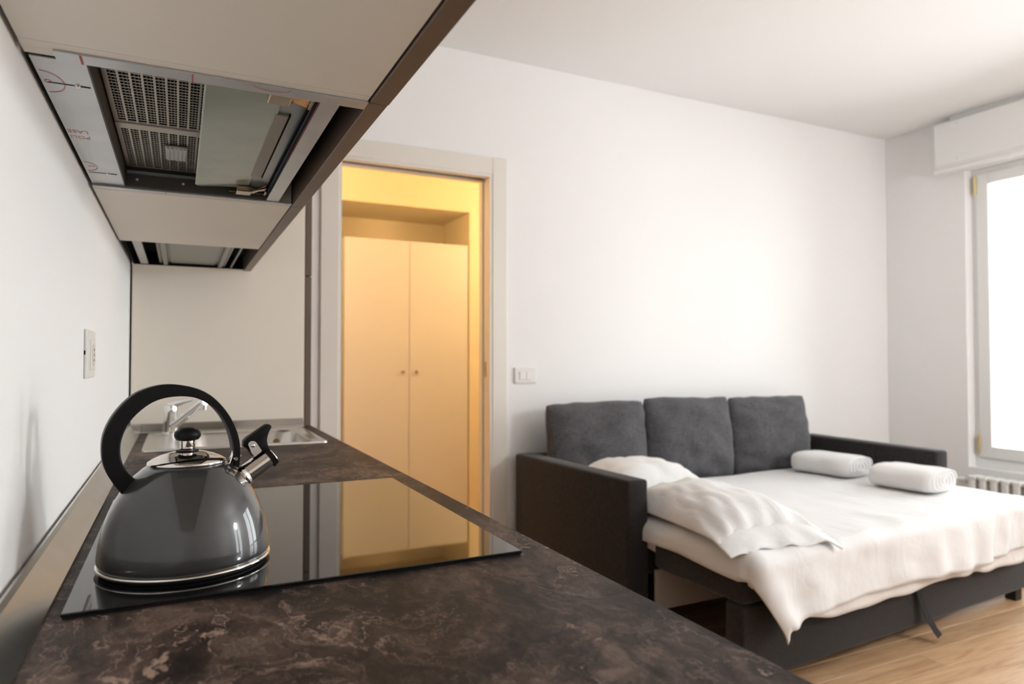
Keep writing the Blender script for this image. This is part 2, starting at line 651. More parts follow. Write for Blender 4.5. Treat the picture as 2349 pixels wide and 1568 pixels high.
def window(idx, w, mid, hinge_at):
    y0, y1, z0, z1 = w
    bm = bmesh.new()
    fx0, fx1 = XR + 0.075, XR + 0.135
    fw = 0.045
    box(bm, fx0, fx1, y1 - fw, y1, z0, z1, bev=0.004)
    box(bm, fx0, fx1, y0, y0 + fw, z0, z1, bev=0.004)
    box(bm, fx0 + 0.001, fx1, y0 + fw, y1 - fw, z1 - fw, z1, bev=0.003)
    box(bm, fx0 + 0.001, fx1, y0 + fw, y1 - fw, z0, z0 + 0.075, bev=0.003)
    win = struct('window_%d' % idx, bm, 'winwhite')
    win['label'] = 'white framed window with brass hinges beside the sofa bed' if idx == 1 else 'unseen white framed glazed door added to light the near side of the room'
    sx0, sx1 = XR + 0.060, XR + 0.12
    for (a, b) in ((mid + 0.002, y1 - fw + 0.012), (y0 + fw - 0.012, mid - 0.002)):
        bm = bmesh.new()
        sw = 0.072
        c, d = z0 + 0.062, z1 - fw + 0.012
        box(bm, sx0, sx1, b - sw, b, c, d, bev=0.005)
        box(bm, sx0, sx1, a, a + sw, c, d, bev=0.005)
        box(bm, sx0, sx1, a + sw, b - sw, c, c + 0.072, bev=0.005)
        box(bm, sx0, sx1, a + sw, b - sw, d - 0.072, d, bev=0.005)
        s = obj('sash', bm, 'winwhite', win)
        obj('pane', B(sx0 + 0.03, sx0 + 0.036, a + sw, b - sw, c + 0.072, d - 0.072), 'glass', s)
    for z in hinge_at:
        bm = bmesh.new()
        tube(bm, [(sx0 - 0.008, y1 - fw + 0.012, z - 0.05), (sx0 - 0.008, y1 - fw + 0.012, z + 0.05)], 0.008, 10)
        for e in (-0.056, 0.056):
            tube(bm, [(sx0 - 0.008, y1 - fw + 0.012, z + e - 0.006), (sx0 - 0.008, y1 - fw + 0.012, z + e + 0.006)], 0.0055, 10)
        obj('hinge', bm, 'gold', win, smooth=True, auto=40)
    bm = bmesh.new()
    tube(bm, [(sx0 - 0.03, mid, 1.15), (sx0 - 0.03, mid, 1.27)], 0.009, 10)
    tube(bm, [(sx0 - 0.03, mid, 1.2), (sx0, mid, 1.2)], 0.007, 10)
    obj('handle', bm, 'winwhite', win, smooth=True, auto=40)
    return win


window(1, W1, 1.85, (2.255, 0.60))
window(2, W2, -0.45, (2.1, 0.4))

# door casing, jambs and pocket track
bm = bmesh.new()
CT = 0.014
box(bm, DX0 - 0.084, DX0, YB - CT, YB, 0, DZ + 0.088, bev=0.003)
struct('trim_1', bm, 'casing')
bm = bmesh.new()
box(bm, DX1, DX1 + 0.082, YB - CT, YB, 0, DZ + 0.088, bev=0.003)
struct('trim_2', bm, 'casing')
bm = bmesh.new()
box(bm, DX0, DX1, YB - CT + 0.001, YB, DZ, DZ + 0.087, bev=0.003)
struct('trim_3', bm, 'casing')
door = struct('door_1', B(DX1 - 0.006, DX1, YB + 0.043, YB + 0.083, 0, DZ - 0.02), 'casing')
bm = bmesh.new()
for (a, b) in ((YB - 0.010, YB + 0.034), (YB + 0.090, YB + WT + 0.01)):
    box(bm, DX1 - 0.014, DX1 + 0.001, a, b, 0, DZ)
    box(bm, DX0 - 0.001, DX0 + 0.012, a, b, 0, DZ)
    box(bm, DX0 + 0.012, DX1 - 0.014, a, b, DZ - 0.014, DZ)
obj('jamb', bm, 'casing', door)
obj('track', B(DX0 + 0.012, DX1 - 0.014, YB + 0.034, YB + 0.090, DZ - 0.004, DZ - 0.001), 'darkmetal', door)
bm = bmesh.new()
tube(bm, [(DX1 - 0.009, YB + 0.063, 1.09), (DX1 - 0.004, YB + 0.063, 1.09)], 0.009, 12)
box(bm, DX1 - 0.0075, DX1 - 0.005, YB + 0.053, YB + 0.073, 1.05, 1.13)
obj('latch', bm, 'knob', door)

# ------------------------------------------------------------------ hall behind the door
HB = 4.36
NX0, NX1, NZ, ND = 0.80, 1.800, 2.155, 0.52
bm = bmesh.new()
box(bm, -0.30, NX0, HB, HB + 0.08, 0, ZC)
box(bm, NX1, 2.6, HB, HB + 0.08, 0, ZC)
box(bm, NX0, NX1, HB, HB + 0.08, NZ, ZC)
box(bm, NX0 - 0.05, NX1 + 0.05, HB + ND, HB + ND + 0.06, 0, ZC)
box(bm, NX0 - 0.05, NX0, HB + 0.08, HB + ND, 0, ZC)
box(bm, NX1, NX1 + 0.05, HB + 0.08, HB + ND, 0, ZC)
box(bm, NX0, NX1, HB + 0.08, HB + ND, NZ, NZ + 0.05)
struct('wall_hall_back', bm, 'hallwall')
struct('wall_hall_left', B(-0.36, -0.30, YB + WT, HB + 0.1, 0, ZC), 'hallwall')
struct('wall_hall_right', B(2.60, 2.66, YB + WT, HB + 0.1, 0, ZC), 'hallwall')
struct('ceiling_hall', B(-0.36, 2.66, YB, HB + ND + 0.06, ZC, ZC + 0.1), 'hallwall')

wd = thing('wardrobe', 'white two-door wardrobe with small bronze knobs in the warm lit hall niche', 'wardrobe', (1.37, HB + 0.25, 0))
bm = bmesh.new()
wx0, wx1, wz = 0.945, 1.795, 1.925
wy = HB + 0.012
box(bm, wx0, wx0 + 0.018, wy + 0.02, wy + 0.48, 0.0, wz)
box(bm, wx1 - 0.018, wx1, wy + 0.02, wy + 0.48, 0.0, wz)
box(bm, wx0 + 0.018, wx1 - 0.018, wy + 0.02, wy + 0.48, wz - 0.018, wz - 0.002)
box(bm, wx0 + 0.018, wx1 - 0.018, wy + 0.02, wy + 0.48, 0.06, 0.08)
box(bm, wx0 + 0.018, wx1 - 0.018, wy + 0.47, wy + 0.48, 0.08, wz - 0.018)
obj('carcass', bm, 'wardrobe', wd)
wm = 1.374
for (a, b, kx) in ((wx0, wm - 0.0015, wm - 0.046), (wm + 0.0015, wx1, wm + 0.046)):
    d = obj('door', B(a, b, wy, wy + 0.019, 0.06, wz, bev=0.0015, seg=1), 'wardrobe', wd)
    bm = bmesh.new()
    tube(bm, [(kx, wy, 1.055), (kx, wy - 0.012, 1.055), (kx, wy - 0.013, 1.055), (kx, wy - 0.022, 1.055)], [0.005, 0.005, 0.011, 0.010], 14)
    obj('knob', bm, 'knob', d, smooth=True, auto=40)

for (lx, lab) in ((0.30, 'added unseen warm globe pendant in the hall, left of the door opening'), (2.28, 'added unseen warm globe pendant in the hall, right of the door opening')):
    ly, lz = 3.68, 2.03  # unseen pendants, added to carry the hall's warm light
    lamp = thing('added_hall_pendant', lab, 'lamp', (lx, ly, ZC), 'added warm pendants in the hall')
    bm = bmesh.new()
    lathe(bm, [(0.05, 0), (0.05, -0.03), (0.02, -0.04)], lx, ly, ZC, 24)
    obj('ceiling_rose', bm, 'white', lamp, smooth=True, auto=40)
    bm = bmesh.new()
    tube(bm, [(lx, ly, ZC - 0.04), (lx, ly, lz + 0.09)], 0.003, 8)
    obj('cord', bm, 'white', lamp)
    bm = bmesh.new()
    bmesh.ops.create_uvsphere(bm, u_segments=24, v_segments=16, radius=0.09)
    bmesh.ops.translate(bm, vec=(lx, ly, lz), verts=bm.verts)
    obj('globe', bm, 'lampglass', lamp, smooth=True)

rl = thing('fill_pendant', 'added unseen opal globe pendant giving fill light in the living room', 'lamp', (3.45, -0.14, ZC))
PX, PY, PZ = 3.45, -0.14, 1.80  # pendant added out of view as fill light for the room
bm = bmesh.new()
lathe(bm, [(0.06, 0), (0.06, -0.02), (0.02, -0.05)], PX, PY, ZC, 24)
obj('ceiling_rose', bm, 'white', rl, smooth=True, auto=40)
bm = bmesh.new()
tube(bm, [(PX, PY, ZC - 0.045), (PX, PY, PZ + 0.17)], 0.003, 8)
obj('cord', bm, 'white', rl)
bm = bmesh.new()
bmesh.ops.create_uvsphere(bm, u_segments=28, v_segments=18, radius=0.17)
bmesh.ops.translate(bm, vec=(PX, PY, PZ), verts=bm.verts)
obj('globe', bm, 'opal', rl, smooth=True)

# ------------------------------------------------------------------ worktop with upstands
CX0, CX1, CY0, CY1, CZ = -0.146, 0.440, -1.20, 2.606, 0.900
wt = thing('worktop', 'dark brown marbled laminate worktop running along the left wall', 'worktop', (0.15, 0.7, CZ - 0.04))
SX0, SX1, SY0, SY1 = 0.015, 0.365, 2.085, 2.455     # sink bowl cut-out
bm = bmesh.new()
e = 0.0015
box(bm, CX0, CX1, CY0, SY0, CZ - 0.038, CZ)
box(bm, CX0, SX0, SY0, SY1, CZ - 0.038, CZ)
box(bm, SX1, CX1, SY0, SY1, CZ - 0.038, CZ, bev=0)
box(bm, CX0, CX1, SY1, CY1, CZ - 0.038, CZ)
obj('slab', bm, 'marble', wt)


def upstand(p0, p1, inward):
    """triangular metal profile from p0 to p1; inward is the horizontal direction away from the wall"""
    bm = bmesh.new()
    prof = [(0.0, 0.0), (0.034, 0.0), (0.033, 0.0035), (0.008, 0.0265), (0.003, 0.0285), (0.0, 0.0285)]
    p0, p1, inward = Vector(p0), Vector(p1), Vector(inward)
    prism(bm, prof, lambda a, b, d: (p0 + (p1 - p0) * d + inward * a + Vector((0, 0, b))), 0.0, 1.0)
    return bm


obj('upstand', upstand((-0.1455, CY0, CZ), (-0.1455, 2.574, CZ), (1, 0, 0)), 'alu', wt)
obj('upstand', upstand((-0.111, 2.6055, CZ), (0.412, 2.6055, CZ), (0, -1, 0)), 'alu', wt)
bm = bmesh.new()
box(bm, -0.1465, -0.110, 2.5735, 2.6058, CZ, CZ + 0.029, bev=0.002)
obj('corner_cap', bm, 'alu', wt)

# base cabinets that carry the worktop
for k, (a, b) in enumerate(((-1.18, -0.60), (-0.60, 0.17), (0.17, 0.77), (0.77, 1.40), (1.40, 2.0), (2.0, 2.60))):
    lab = ('taupe fronted base cabinet at the near end of the worktop', 'taupe fronted base cabinet second from the near end of the worktop',
           'taupe fronted base cabinet just before the cooktop', 'taupe fronted base cabinet under the cooktop and kettle',
           'taupe fronted base cabinet between cooktop and sink', 'taupe fronted base cabinet under the sink')[k]
    c = thing('base_cabinet', lab, 'cabinet', (0.12, (a + b) / 2, 0), 'base cabinets under the worktop')
    bm = bmesh.new()
    zt = CZ - 0.039
    for q in ((a + 0.001, a + 0.019), (b - 0.019, b - 0.001)):
        box(bm, -0.14, 0.395, q[0], q[1], 0.10, zt)
    box(bm, -0.14, 0.395, a + 0.019, b - 0.019, 0.10, 0.118)
    box(bm, -0.14, -0.132, a + 0.019, b - 0.019, 0.118, zt)
    box(bm, 0.325, 0.343, a + 0.001, b - 0.001, 0.0, 0.098)
    obj('carcass', bm, 'laminate', c)
    d = obj('door', B(0.396, 0.418, a + 0.0015, b - 0.0015, 0.10, zt - 0.03, bev=0.0015, seg=1), 'taupe', c)
    obj('handle', B(0.384, 0.420, a + 0.002, b - 0.002, zt - 0.028, zt - 0.004, bev=0.003), 'alu', d)

# ------------------------------------------------------------------ tall cabinet at the end
tc_ = thing('tall_cabinet', 'tall beige cabinet closing the kitchen run, with taupe doors', 'cabinet', (0.13, 2.9, 0))
bm = bmesh.new()
TX0, TX1, TY0, TY1, TZ = -0.1435, 0.4165, 2.608, 3.195, 2.30
box(bm, TX0, TX1, TY0, TY0 + 0.02, 0.0, TZ, bev=0.001, seg=1)
box(bm, TX0, TX1, TY1 - 0.02, TY1, 0.0, TZ)
box(bm, TX0, TX1, TY0 + 0.02, TY1 - 0.02, TZ - 0.02, TZ)
box(bm, TX0, TX0 + 0.01, TY0 + 0.02, TY1 - 0.02, 0.0, TZ - 0.02)
box(bm, TX0, TX1, TY0 + 0.02, TY1 - 0.02, 0.1, 0.12)
obj('carcass', bm, 'laminate', tc_)
obj('door', B(0.4195, 0.442, TY0 + 0.002, TY1 - 0.002, 0.10, 1.4505, bev=0.001, seg=1), 'taupe', tc_)
obj('door', B(0.4195, 0.442, TY0 + 0.002, TY1 - 0.002, 1.4545, TZ, bev=0.001, seg=1), 'taupe', tc_)

# ------------------------------------------------------------------ upper cabinets
UX0, UX1, UZ, UT = -0.1445, 0.2025, 1.461, 2.20


def upper(label, a, b, bottom, door_span, dx=0.0):
    c = thing('wall_cabinet', label, 'cabinet', (0.03, (a + b) / 2, UZ))
    bm = bmesh.new()
    box(bm, UX0, UX1, a, a + 0.018, UZ, UT)
    box(bm, UX0, UX1, b - 0.018, b, UZ, UT)
    box(bm, UX0, UX1, a + 0.018, b - 0.018, UT - 0.018, UT)
    box(bm, UX0, UX0 + 0.006, a + 0.018, b - 0.018, UZ + 0.08, UT - 0.018)
    if bottom:
        box(bm, UX0, UX1, a + 0.018, b - 0.018, UZ, UZ + 0.018)
    else:
        box(bm, UX0, UX1, a + 0.018, b - 0.018, UZ + 0.30, UZ + 0.318)
    obj('carcass', bm, 'laminate', c)
    obj('door', B(0.2050 + dx, 0.2285 + dx, door_span[0], door_span[1], UZ - 0.001, UT, bev=0.0008, seg=1), 'taupe', c)
    return c


upper('beige based wall cabinet nearest the camera with a taupe door', -0.40, 0.7985, True, (-0.40, 0.8165), 0.0008)
c_hood = upper('wall cabinet holding the extractor hood, taupe door in front', 0.7995, 1.4595, False, (0.8185, 1.459))
upper('closed beige wall cabinet between the hood and the dish drainer', 1.4605, 2.0565, True, (1.4605, 2.056))
c_dish = upper('end wall cabinet with an open base for the dish drainer', 2.0575, 2.6055, False, (2.0575, 2.605))
# wide near edge strip of the hood cabinet and filler at the far side
bm = bmesh.new()
box(bm, UX0, UX1, 0.8178, 0.8345, UZ, UZ + 0.3)
obj('side_panel', bm, 'laminate', c_hood)
bm = bmesh.new()
box(bm, UX0, UX1, 1.4455, 1.4545, UZ - 0.0005, UZ + 0.1)
obj('edge_strip', bm, 'carcass_edge', c_hood)

# ------------------------------------------------------------------ extractor hood
hd = thing('extractor_hood', 'built-in steel extractor hood with slotted filters and frosted glass flap', 'extractor hood', (0.03, 1.13, UZ + 0.15))
HZ = UZ + 0.0025
# outer housing above the opening
bm = bmesh.new()
box(bm, -0.141, 0.178, 0.838, 1.436, UZ + 0.16, UZ + 0.19)
box(bm, -0.141, -0.136, 0.838, 1.436, UZ + 0.010, UZ + 0.16)
box(bm, 0.174, 0.178, 0.838, 1.436, UZ + 0.006, UZ + 0.16)
obj('housing', bm, 'darkmetal', hd)
obj('cavity_shade', B(0.1782, 0.2020, 0.838, 1.4275, UZ + 0.046, UZ + 0.050), 'black', hd)  # black sheet standing in for the shade in the gap behind the door
obj('wall_plate', B(-0.1432, -0.0925, 0.8490, 1.4275, HZ, HZ + 0.0015), 'film', hd)
obj('plate_gap_shade', B(-0.1436, -0.0925, 0.8365, 1.4300, HZ + 0.012, HZ + 0.014), 'black', hd)  # black sheet painting the dark void above the wall plate
obj('near_flange', B(-0.1175, 0.2035, 0.8145, 0.8385, UZ - 0.0024, UZ - 0.0006), 'film', hd)
obj('far_flange', B(-0.1435, 0.2015, 1.4275, 1.4425, UZ - 0.0016, UZ - 0.0002), 'film', hd)
obj('front_flange', B(0.1525, 0.1755, 0.838, 1.4275, HZ - 0.002, HZ - 0.0005), 'film', hd)
bm = bmesh.new()
box(bm, -0.0925, -0.0905, 0.8385, 1.4275, HZ, HZ + 0.045)      # recess side near the wall
box(bm, -0.0905, 0.172, 1.4175, 1.4275, HZ, HZ + 0.045)        # far recess wall
box(bm, -0.0905, 0.172, 0.8385, 0.8415, HZ, HZ + 0.045)        # near recess wall
obj('recess_wall', bm, 'darkmetal', hd)
obj('recess_lip', B(-0.088, 0.11, 1.408, 1.4175, HZ + 0.022, HZ + 0.026), 'bluesteel', hd)
for x in (-0.072, 0.004):
    bm = bmesh.new()
    tube(bm, [(x, 1.4176, HZ + 0.012), (x, 1.4150, HZ + 0.012)], 0.0024, 10)
    obj('screw', bm, 'clear', hd, smooth=True, auto=40)
GZ = HZ + 0.0335
obj('filter_backing', B(-0.0905, 0.120, 0.8415, 1.4175, GZ + 0.012, GZ + 0.014), 'black', hd)


def filter_panel(y0, y1):
    bm = bmesh.new()
    x0, x1 = -0.0885, 0.1125
    th = 0.0012
    pitch = 0.0134
    x = x0
    first = True
    # border
    box(bm, x0, x0 + 0.006, y0, y1, GZ, GZ + th)
    box(bm, x1 - 0.004, x1, y0, y1, GZ, GZ + th)
    box(bm, x0 + 0.006, x1 - 0.004, y0, y0 + 0.004, GZ, GZ + th)
    box(bm, x0 + 0.006, x1 - 0.004, y1 - 0.004, y1, GZ, GZ + th)
    n = int((x1 - x0 - 0.008) / pitch)
    for k in range(1, n + 1):
        xx = x0 + 0.0035 + k * pitch
        box(bm, xx - 0.0014, xx + 0.0014, y0 + 0.004, y1 - 0.004, GZ - 0.0002, GZ + th)
    m = int((y1 - y0 - 0.008) / 0.0106)
    for k in range(m + 1):
        yy = y0 + 0.006 + k * (y1 - y0 - 0.012) / m
        box(bm, x0 + 0.006, x1 - 0.004, yy - 0.0012, yy + 0.0012, GZ + 0.0003, GZ + 0.0011)
    # embossed louvre tongues behind the slots
    for k in range(m):
        yy = y0 + 0.006 + (k + 0.5) * (y1 - y0 - 0.012) / m
        for q in range(n):
            for s in (0.3, 0.62):
                xx = x0 + 0.0035 + (q + s) * pitch + 0.0008
                box(bm, xx - 0.0006, xx + 0.0006, yy - 0.0040, yy + 0.0036, GZ + 0.0030, GZ + 0.0036)
    return bm


def filt(y0, y1):
    bm = filter_panel(y0, y1)
    o = obj('filter', bm, 'filter', hd)
    return o


f1 = filt(0.8445, 1.1455)
f2 = filt(1.1725, 1.4105)
obj('filter_bar', B(-0.0885, 0.1125, 1.147, 1.171, GZ - 0.0022, GZ + 0.002, bev=0.001), 'filter', hd)
bm = bmesh.new()
box(bm, -0.024, 0.010, 1.236, 1.316, GZ - 0.005, GZ - 0.001, bev=0.0015)
for k in range(5):
    box(bm, -0.021 + k * 0.0062, -0.018 + k * 0.0062, 1.240, 1.312, GZ - 0.0065, GZ - 0.005)
obj('latch', bm, 'clear', f2)
# light bar, trays and slots in front of the glass
obj('light_housing', B(0.103, 0.1495, 0.8415, 1.4175, HZ + 0.0145, HZ + 0.018), 'bluesteel', hd)
obj('lamp_lens', B(0.112, 0.1305, 0.955, 1.300, HZ + 0.0115, HZ + 0.0150, bev=0.001), 'lens', hd)
obj('light_shadow_gap', B(0.1310, 0.1324, 0.950, 1.305, HZ + 0.0112, HZ + 0.0150), 'black', hd)
obj('slot_strip', B(0.1480, 0.1500, 0.8415, 1.4175, HZ + 0.0100, HZ + 0.0150), 'black', hd)
obj('slate_strip', B(0.1500, 0.1600, 0.8415, 1.4175, HZ + 0.0060, HZ + 0.0090), 'darkblue', hd)
# glass flap, hinged at the front
bm = bmesh.new()


def flap_outline(grow, r=0.009):
    P = []
    x0, x1, y0, y1 = 0.0250 - grow, 0.1160 + grow, 0.8460 - grow, 1.3920 + grow
    for cx, cy, a0 in ((x1 - r, y1 - r, 0), (x0 + r, y1 - r, 90), (x0 + r, y0 + r, 180), (x1 - r, y0 + r, 270)):
        for k in range(7):
            q = math.radians(a0 + 15 * k)
            P.append((cx + r * math.cos(q), cy + r * math.sin(q)))
    return P


prism(bm, flap_outline(0.0), lambda a, b, d: Vector((a, b, HZ + 0.0060 + (a - 0.0255) * 0.072 + d)), 0.0, 0.0038, bev=0.0008)
fl = obj('glass_flap', bm, 'frost', hd)
obj('glass_edge', B(0.0236, 0.0251, 0.8560, 1.3820, HZ + 0.0064, HZ + 0.0094), 'frost_edge', fl)
for (yc, s) in ((0.868, 1), (1.392, -1)):
    bm = bmesh.new()
    box(bm, 0.0945, 0.1210, yc - 0.018, yc + 0.016, HZ + 0.0005, HZ + 0.0110, bev=0.0015)
    hexa(bm, [(0.121, yc - 0.014, HZ + 0.002), (0.1445, yc - 0.014, HZ + 0.006), (0.1445, yc + s * 0.030, HZ + 0.006), (0.124, yc + 0.004, HZ + 0.002),
              (0.121, yc - 0.014, HZ + 0.006), (0.1445, yc - 0.014, HZ + 0.012), (0.1445, yc + s * 0.030, HZ + 0.012), (0.124, yc + 0.004, HZ + 0.006)], bev=0.001)
    box(bm, 0.1445, 0.1490, yc - 0.014, yc + 0.026, HZ + 0.003, HZ + 0.014, bev=0.001)
    if s < 0:
        box(bm, 0.083, 0.148, yc + 0.014, yc + 0.0245, HZ + 0.004, HZ + 0.0075, bev=0.001)
    tube(bm, [(0.121, yc - 0.012, HZ + 0.006), (0.121, yc + 0.012, HZ + 0.006)], 0.004, 10)
    obj('hinge_clip', bm, 'brass', hd)


# print and slots on the protective film
def ring_bm(cx, cy, rx, ry, w, z, a0=0, a1=2 * PI, n=40):
    bm = bmesh.new()
    pr = None
    for k in range(n + 1):
        a = a0 + (a1 - a0) * k / n
        p = [bm.verts.new((cx + (rx + q) * math.cos(a), cy + (ry + q * 1.6) * math.sin(a), z)) for q in (-w, w)]
        p += [bm.verts.new((v.co.x, v.co.y, z - 0.0003)) for v in p]
        if pr:
            bm.faces.new((pr[2], pr[3], p[3], p[2]))
            bm.faces.new((pr[0], p[0], p[1], pr[1]))
            bm.faces.new((pr[0], pr[2], p[2], p[0]))
            bm.faces.new((pr[1], p[1], p[3], pr[3]))
        pr = p
    return bm


def text_part(s, loc, size, m, parent, rot):
    cu = bpy.data.curves.new('film_print', 'FONT')
    cu.body = s
    cu.size = size
    cu.extrude = 0.00015
    tmp = bpy.data.objects.new('film_print_tmp', cu)
    COL.objects.link(tmp)
    bpy.context.view_layer.update()
    dg = bpy.context.evaluated_depsgraph_get()
    me = bpy.data.meshes.new_from_object(tmp.evaluated_get(dg))
    bpy.data.objects.remove(tmp)
    me.transform(Matrix.Translation(loc) @ rot)
    me.materials.clear()
    me.materials.append(M[m])
    o = bpy.data.objects.new('film_print', me)
    COL.objects.link(o)
    attach(o, parent)
    return o


plate = [c for c in hd.children if c.name.startswith('wall_plate')][0]
FZ = HZ - 0.0001
obj('film_print', ring_bm(-0.1405, 0.922, 0.0195, 0.034, 0.0005, FZ, -PI / 2, PI / 2), 'redfaint', plate)
obj('film_print', ring_bm(-0.1365, 0.9195, 0.0030, 0.0045, 0.0005, FZ), 'redfaint', plate)
obj('film_print', ring_bm(-0.1405, 1.303, 0.0165, 0.028, 0.00045, FZ, -PI / 2, PI / 2), 'redfaint', plate)
# lettering runs along X towards the wall, seen from below
rot = Matrix(((-1, 0, 0, 0), (0, 1, 0, 0), (0, 0, -1, 0), (0, 0, 0, 1)))
text_part('LASE', (-0.1165, 1.103, FZ), 0.0195, 'redfaint', plate, rot @ Matrix.Scale(0.62, 4, (1, 0, 0)))
text_part('POLI', (-0.1165, 1.130, FZ), 0.0195, 'redfaint', plate, rot @ Matrix.Scale(0.62, 4, (1, 0, 0)))
text_part('RO', (-0.1265, 1.296, FZ), 0.012, 'redfaint', plate, rot @ Matrix.Scale(0.62, 4, (1, 0, 0)))
for (yy, xa) in ((0.9225, -0.1365), (1.342, -0.1395)):
    bm = bmesh.new()
    box(bm, xa, xa + 0.0255, yy - 0.0009, yy + 0.0009, FZ - 0.0004, FZ)
    box(bm, xa + 0.031, xa + 0.041, yy - 0.0014, yy + 0.0014, FZ - 0.0004, FZ)
    obj('keyhole_slot', bm, 'black', plate)
    bm = bmesh.new()
    tube(bm, [(xa + 0.028, yy, FZ), (xa + 0.028, yy, FZ - 0.0020)], [0.0036, 0.0024], 14)
    obj('screw', bm, 'steel', plate, smooth=True, auto=40)
nf = [c for c in hd.children if c.name.startswith('near_flange')][0]
for x, w in ((-0.094, 0.0012), (0.0105, 0.0008)):
    obj('film_print', B(x - w, x + w, 0.8150, 0.8383, UZ - 0.0028, UZ - 0.0024), 'red', nf)
obj('film_print', ring_bm(0.0930, 0.8150, 0.020, 0.0125, 0.0004, UZ - 0.0025, 0, PI), 'redfaint', nf)
ffl = [c for c in hd.children if c.name.startswith('far_flange')][0]
for x in (-0.025, 0.081):
    obj('film_print', B(x - 0.0006, x + 0.0006, 1.4278, 1.4420, UZ - 0.0019, UZ - 0.0016), 'redfaint', ffl)
obj('film_print', B(0.1512, 0.1522, 0.842, 1.13, HZ - 0.0022, HZ - 0.0005), 'darkred', hd)

# ------------------------------------------------------------------ dish drainer in the last cabinet
dd = thing('dish_drainer', 'grey dish drainer tray seen through the open base of the end wall cabinet', 'dish drainer', (0.03, 2.33, UZ + 0.05))
bm = bmesh.new()
box(bm, -0.058, 0.138, 2.082, 2.596, UZ + 0.012, UZ + 0.016)
for q in ((-0.062, -0.054), (0.134, 0.142)):
    box(bm, q[0], q[1], 2.080, 2.598, UZ + 0.008, UZ + 0.040, bev=0.002)
obj('tray', bm, 'traygrey', dd)
bm = bmesh.new()
box(bm, -0.028, 0.108, 2.13, 2.57, UZ + 0.0085, UZ + 0.0125, bev=0.002)
obj('tray_panel', bm, 'traylight', dd)
obj('tray_slot', B(-0.020, 0.100, 2.095, 2.108, UZ + 0.0100, UZ + 0.0125), 'black', dd)
for q in ((-0.118, -0.095), (-0.050, -0.036), (0.118, 0.132), (0.158, 0.163)):
    obj('rail', B(q[0], q[1], 2.078, 2.585, UZ + 0.003, UZ + 0.012, bev=0.002), 'film' if q[0] < -0.1 else 'traylight', dd)
bm = bmesh.new()
box(bm, -0.138, 0.2015, 2.077, 2.586, UZ + 0.044, UZ + 0.047)
box(bm, -0.138, 0.2015, 2.584, 2.587, UZ + 0.001, UZ + 0.047)
box(bm, -0.138, -0.135, 2.077, 2.586, UZ + 0.003, UZ + 0.047)
obj('cabinet_shade', bm, 'black', dd)  # black sheets standing in for shade inside the open cabinet

# ------------------------------------------------------------------ cooktop
hx0, hx1, hy0, hy1 = -0.099, 0.393, 0.777, 1.361
hb = thing('cooktop', 'black glass induction cooktop let on top of the worktop under the kettle', 'cooktop', (0.147, 1.07, CZ))
bm = bmesh.new()
box(bm, hx0, hx1, hy0, hy1, CZ + 0.0022, CZ + 0.0062, bev=0.0009)
obj('glass_plate', bm, 'hob', hb)
obj('frame', B(hx0 + 0.0015, hx1 - 0.0015, hy0 + 0.0015, hy1 - 0.0015, CZ + 0.0001, CZ + 0.0022), 'hob_edge', hb)
HT = CZ + 0.0062

# ------------------------------------------------------------------ kettle
KX, KY = 0.0102, 0.912
kt = thing('kettle', 'dark grey enamel whistling kettle with black loop handle standing on the cooktop', 'kettle', (KX, KY, HT))
bm = bmesh.new()
prof = [(0.0885, 0.0095), (0.0912, 0.0125), (0.0920, 0.0175), (0.0915, 0.024), (0.0903, 0.034), (0.0880, 0.0455), (0.0850, 0.057), (0.0808, 0.0685),
        (0.0755, 0.080), (0.0695, 0.0905), (0.0625, 0.100), (0.0550, 0.1085), (0.0475, 0.1150), (0.0425, 0.1185), (0.0395, 0.1195)]
lathe(bm, prof, KX, KY, HT, 96)
body = obj('body', bm, 'enamel', kt, smooth=True, auto=60)
bm = bmesh.new()
lathe(bm, [(0.084, 0.0038), (0.0880, 0.0039), (0.0890, 0.0048), (0.0890, 0.0068), (0.086, 0.0074)], KX, KY, HT, 96)
obj('base_plate', bm, 'blackrubber', kt, smooth=True, auto=50)
bm = bmesh.new()
lathe(bm, [(0.088, 0.0072), (0.0918, 0.0074), (0.0932, 0.0083), (0.0936, 0.0094), (0.0930, 0.0106), (0.0916, 0.0112), (0.088, 0.0114)], KX, KY, HT, 96)
obj('rim_band', bm, 'polished', kt, smooth=True, auto=70)
# lid
bm = bmesh.new()
lathe(bm, [(0.036, 0.1185), (0.0415, 0.1192), (0.0428, 0.1208), (0.0420, 0.1226), (0.037, 0.1258), (0.029, 0.1295), (0.020, 0.1322), (0.012, 0.1335), (0.0, 0.1340)], KX, KY, HT, 72, cap1=False)
lid = obj('lid', bm, 'polished', kt, smooth=True, auto=70)
bm = bmesh.new()
lathe(bm, [(0.0125, 0.1325), (0.0125, 0.1348), (0.0085, 0.1356)], KX, KY, HT, 40)
obj('knob_washer', bm, 'blackplastic', lid, smooth=True, auto=40)
bm = bmesh.new()
lathe(bm, [(0.0078, 0.1350), (0.0084, 0.1362), (0.0084, 0.1460), (0.0075, 0.1470)], KX, KY, HT, 40)
obj('knob_stem', bm, 'polished', lid, smooth=True, auto=40)
bm = bmesh.new()
lathe(bm, [(0.0075, 0.1455), (0.0120, 0.1470), (0.0143, 0.1500), (0.0148, 0.1530), (0.0140, 0.1560), (0.0115, 0.1588), (0.0070, 0.1608), (0.0, 0.1615)], KX, KY, HT, 48, cap1=False)
obj('knob', bm, 'blackplastic', lid, smooth=True, auto=70)
# handle: flat loop in the plane that also holds the spout
AZ = math.radians(9)
EX, EY = math.cos(AZ), math.sin(AZ)


def kp(a, b, d):
    return Vector((KX + a * EX - d * EY, KY + a * EY + d * EX, HT + b))


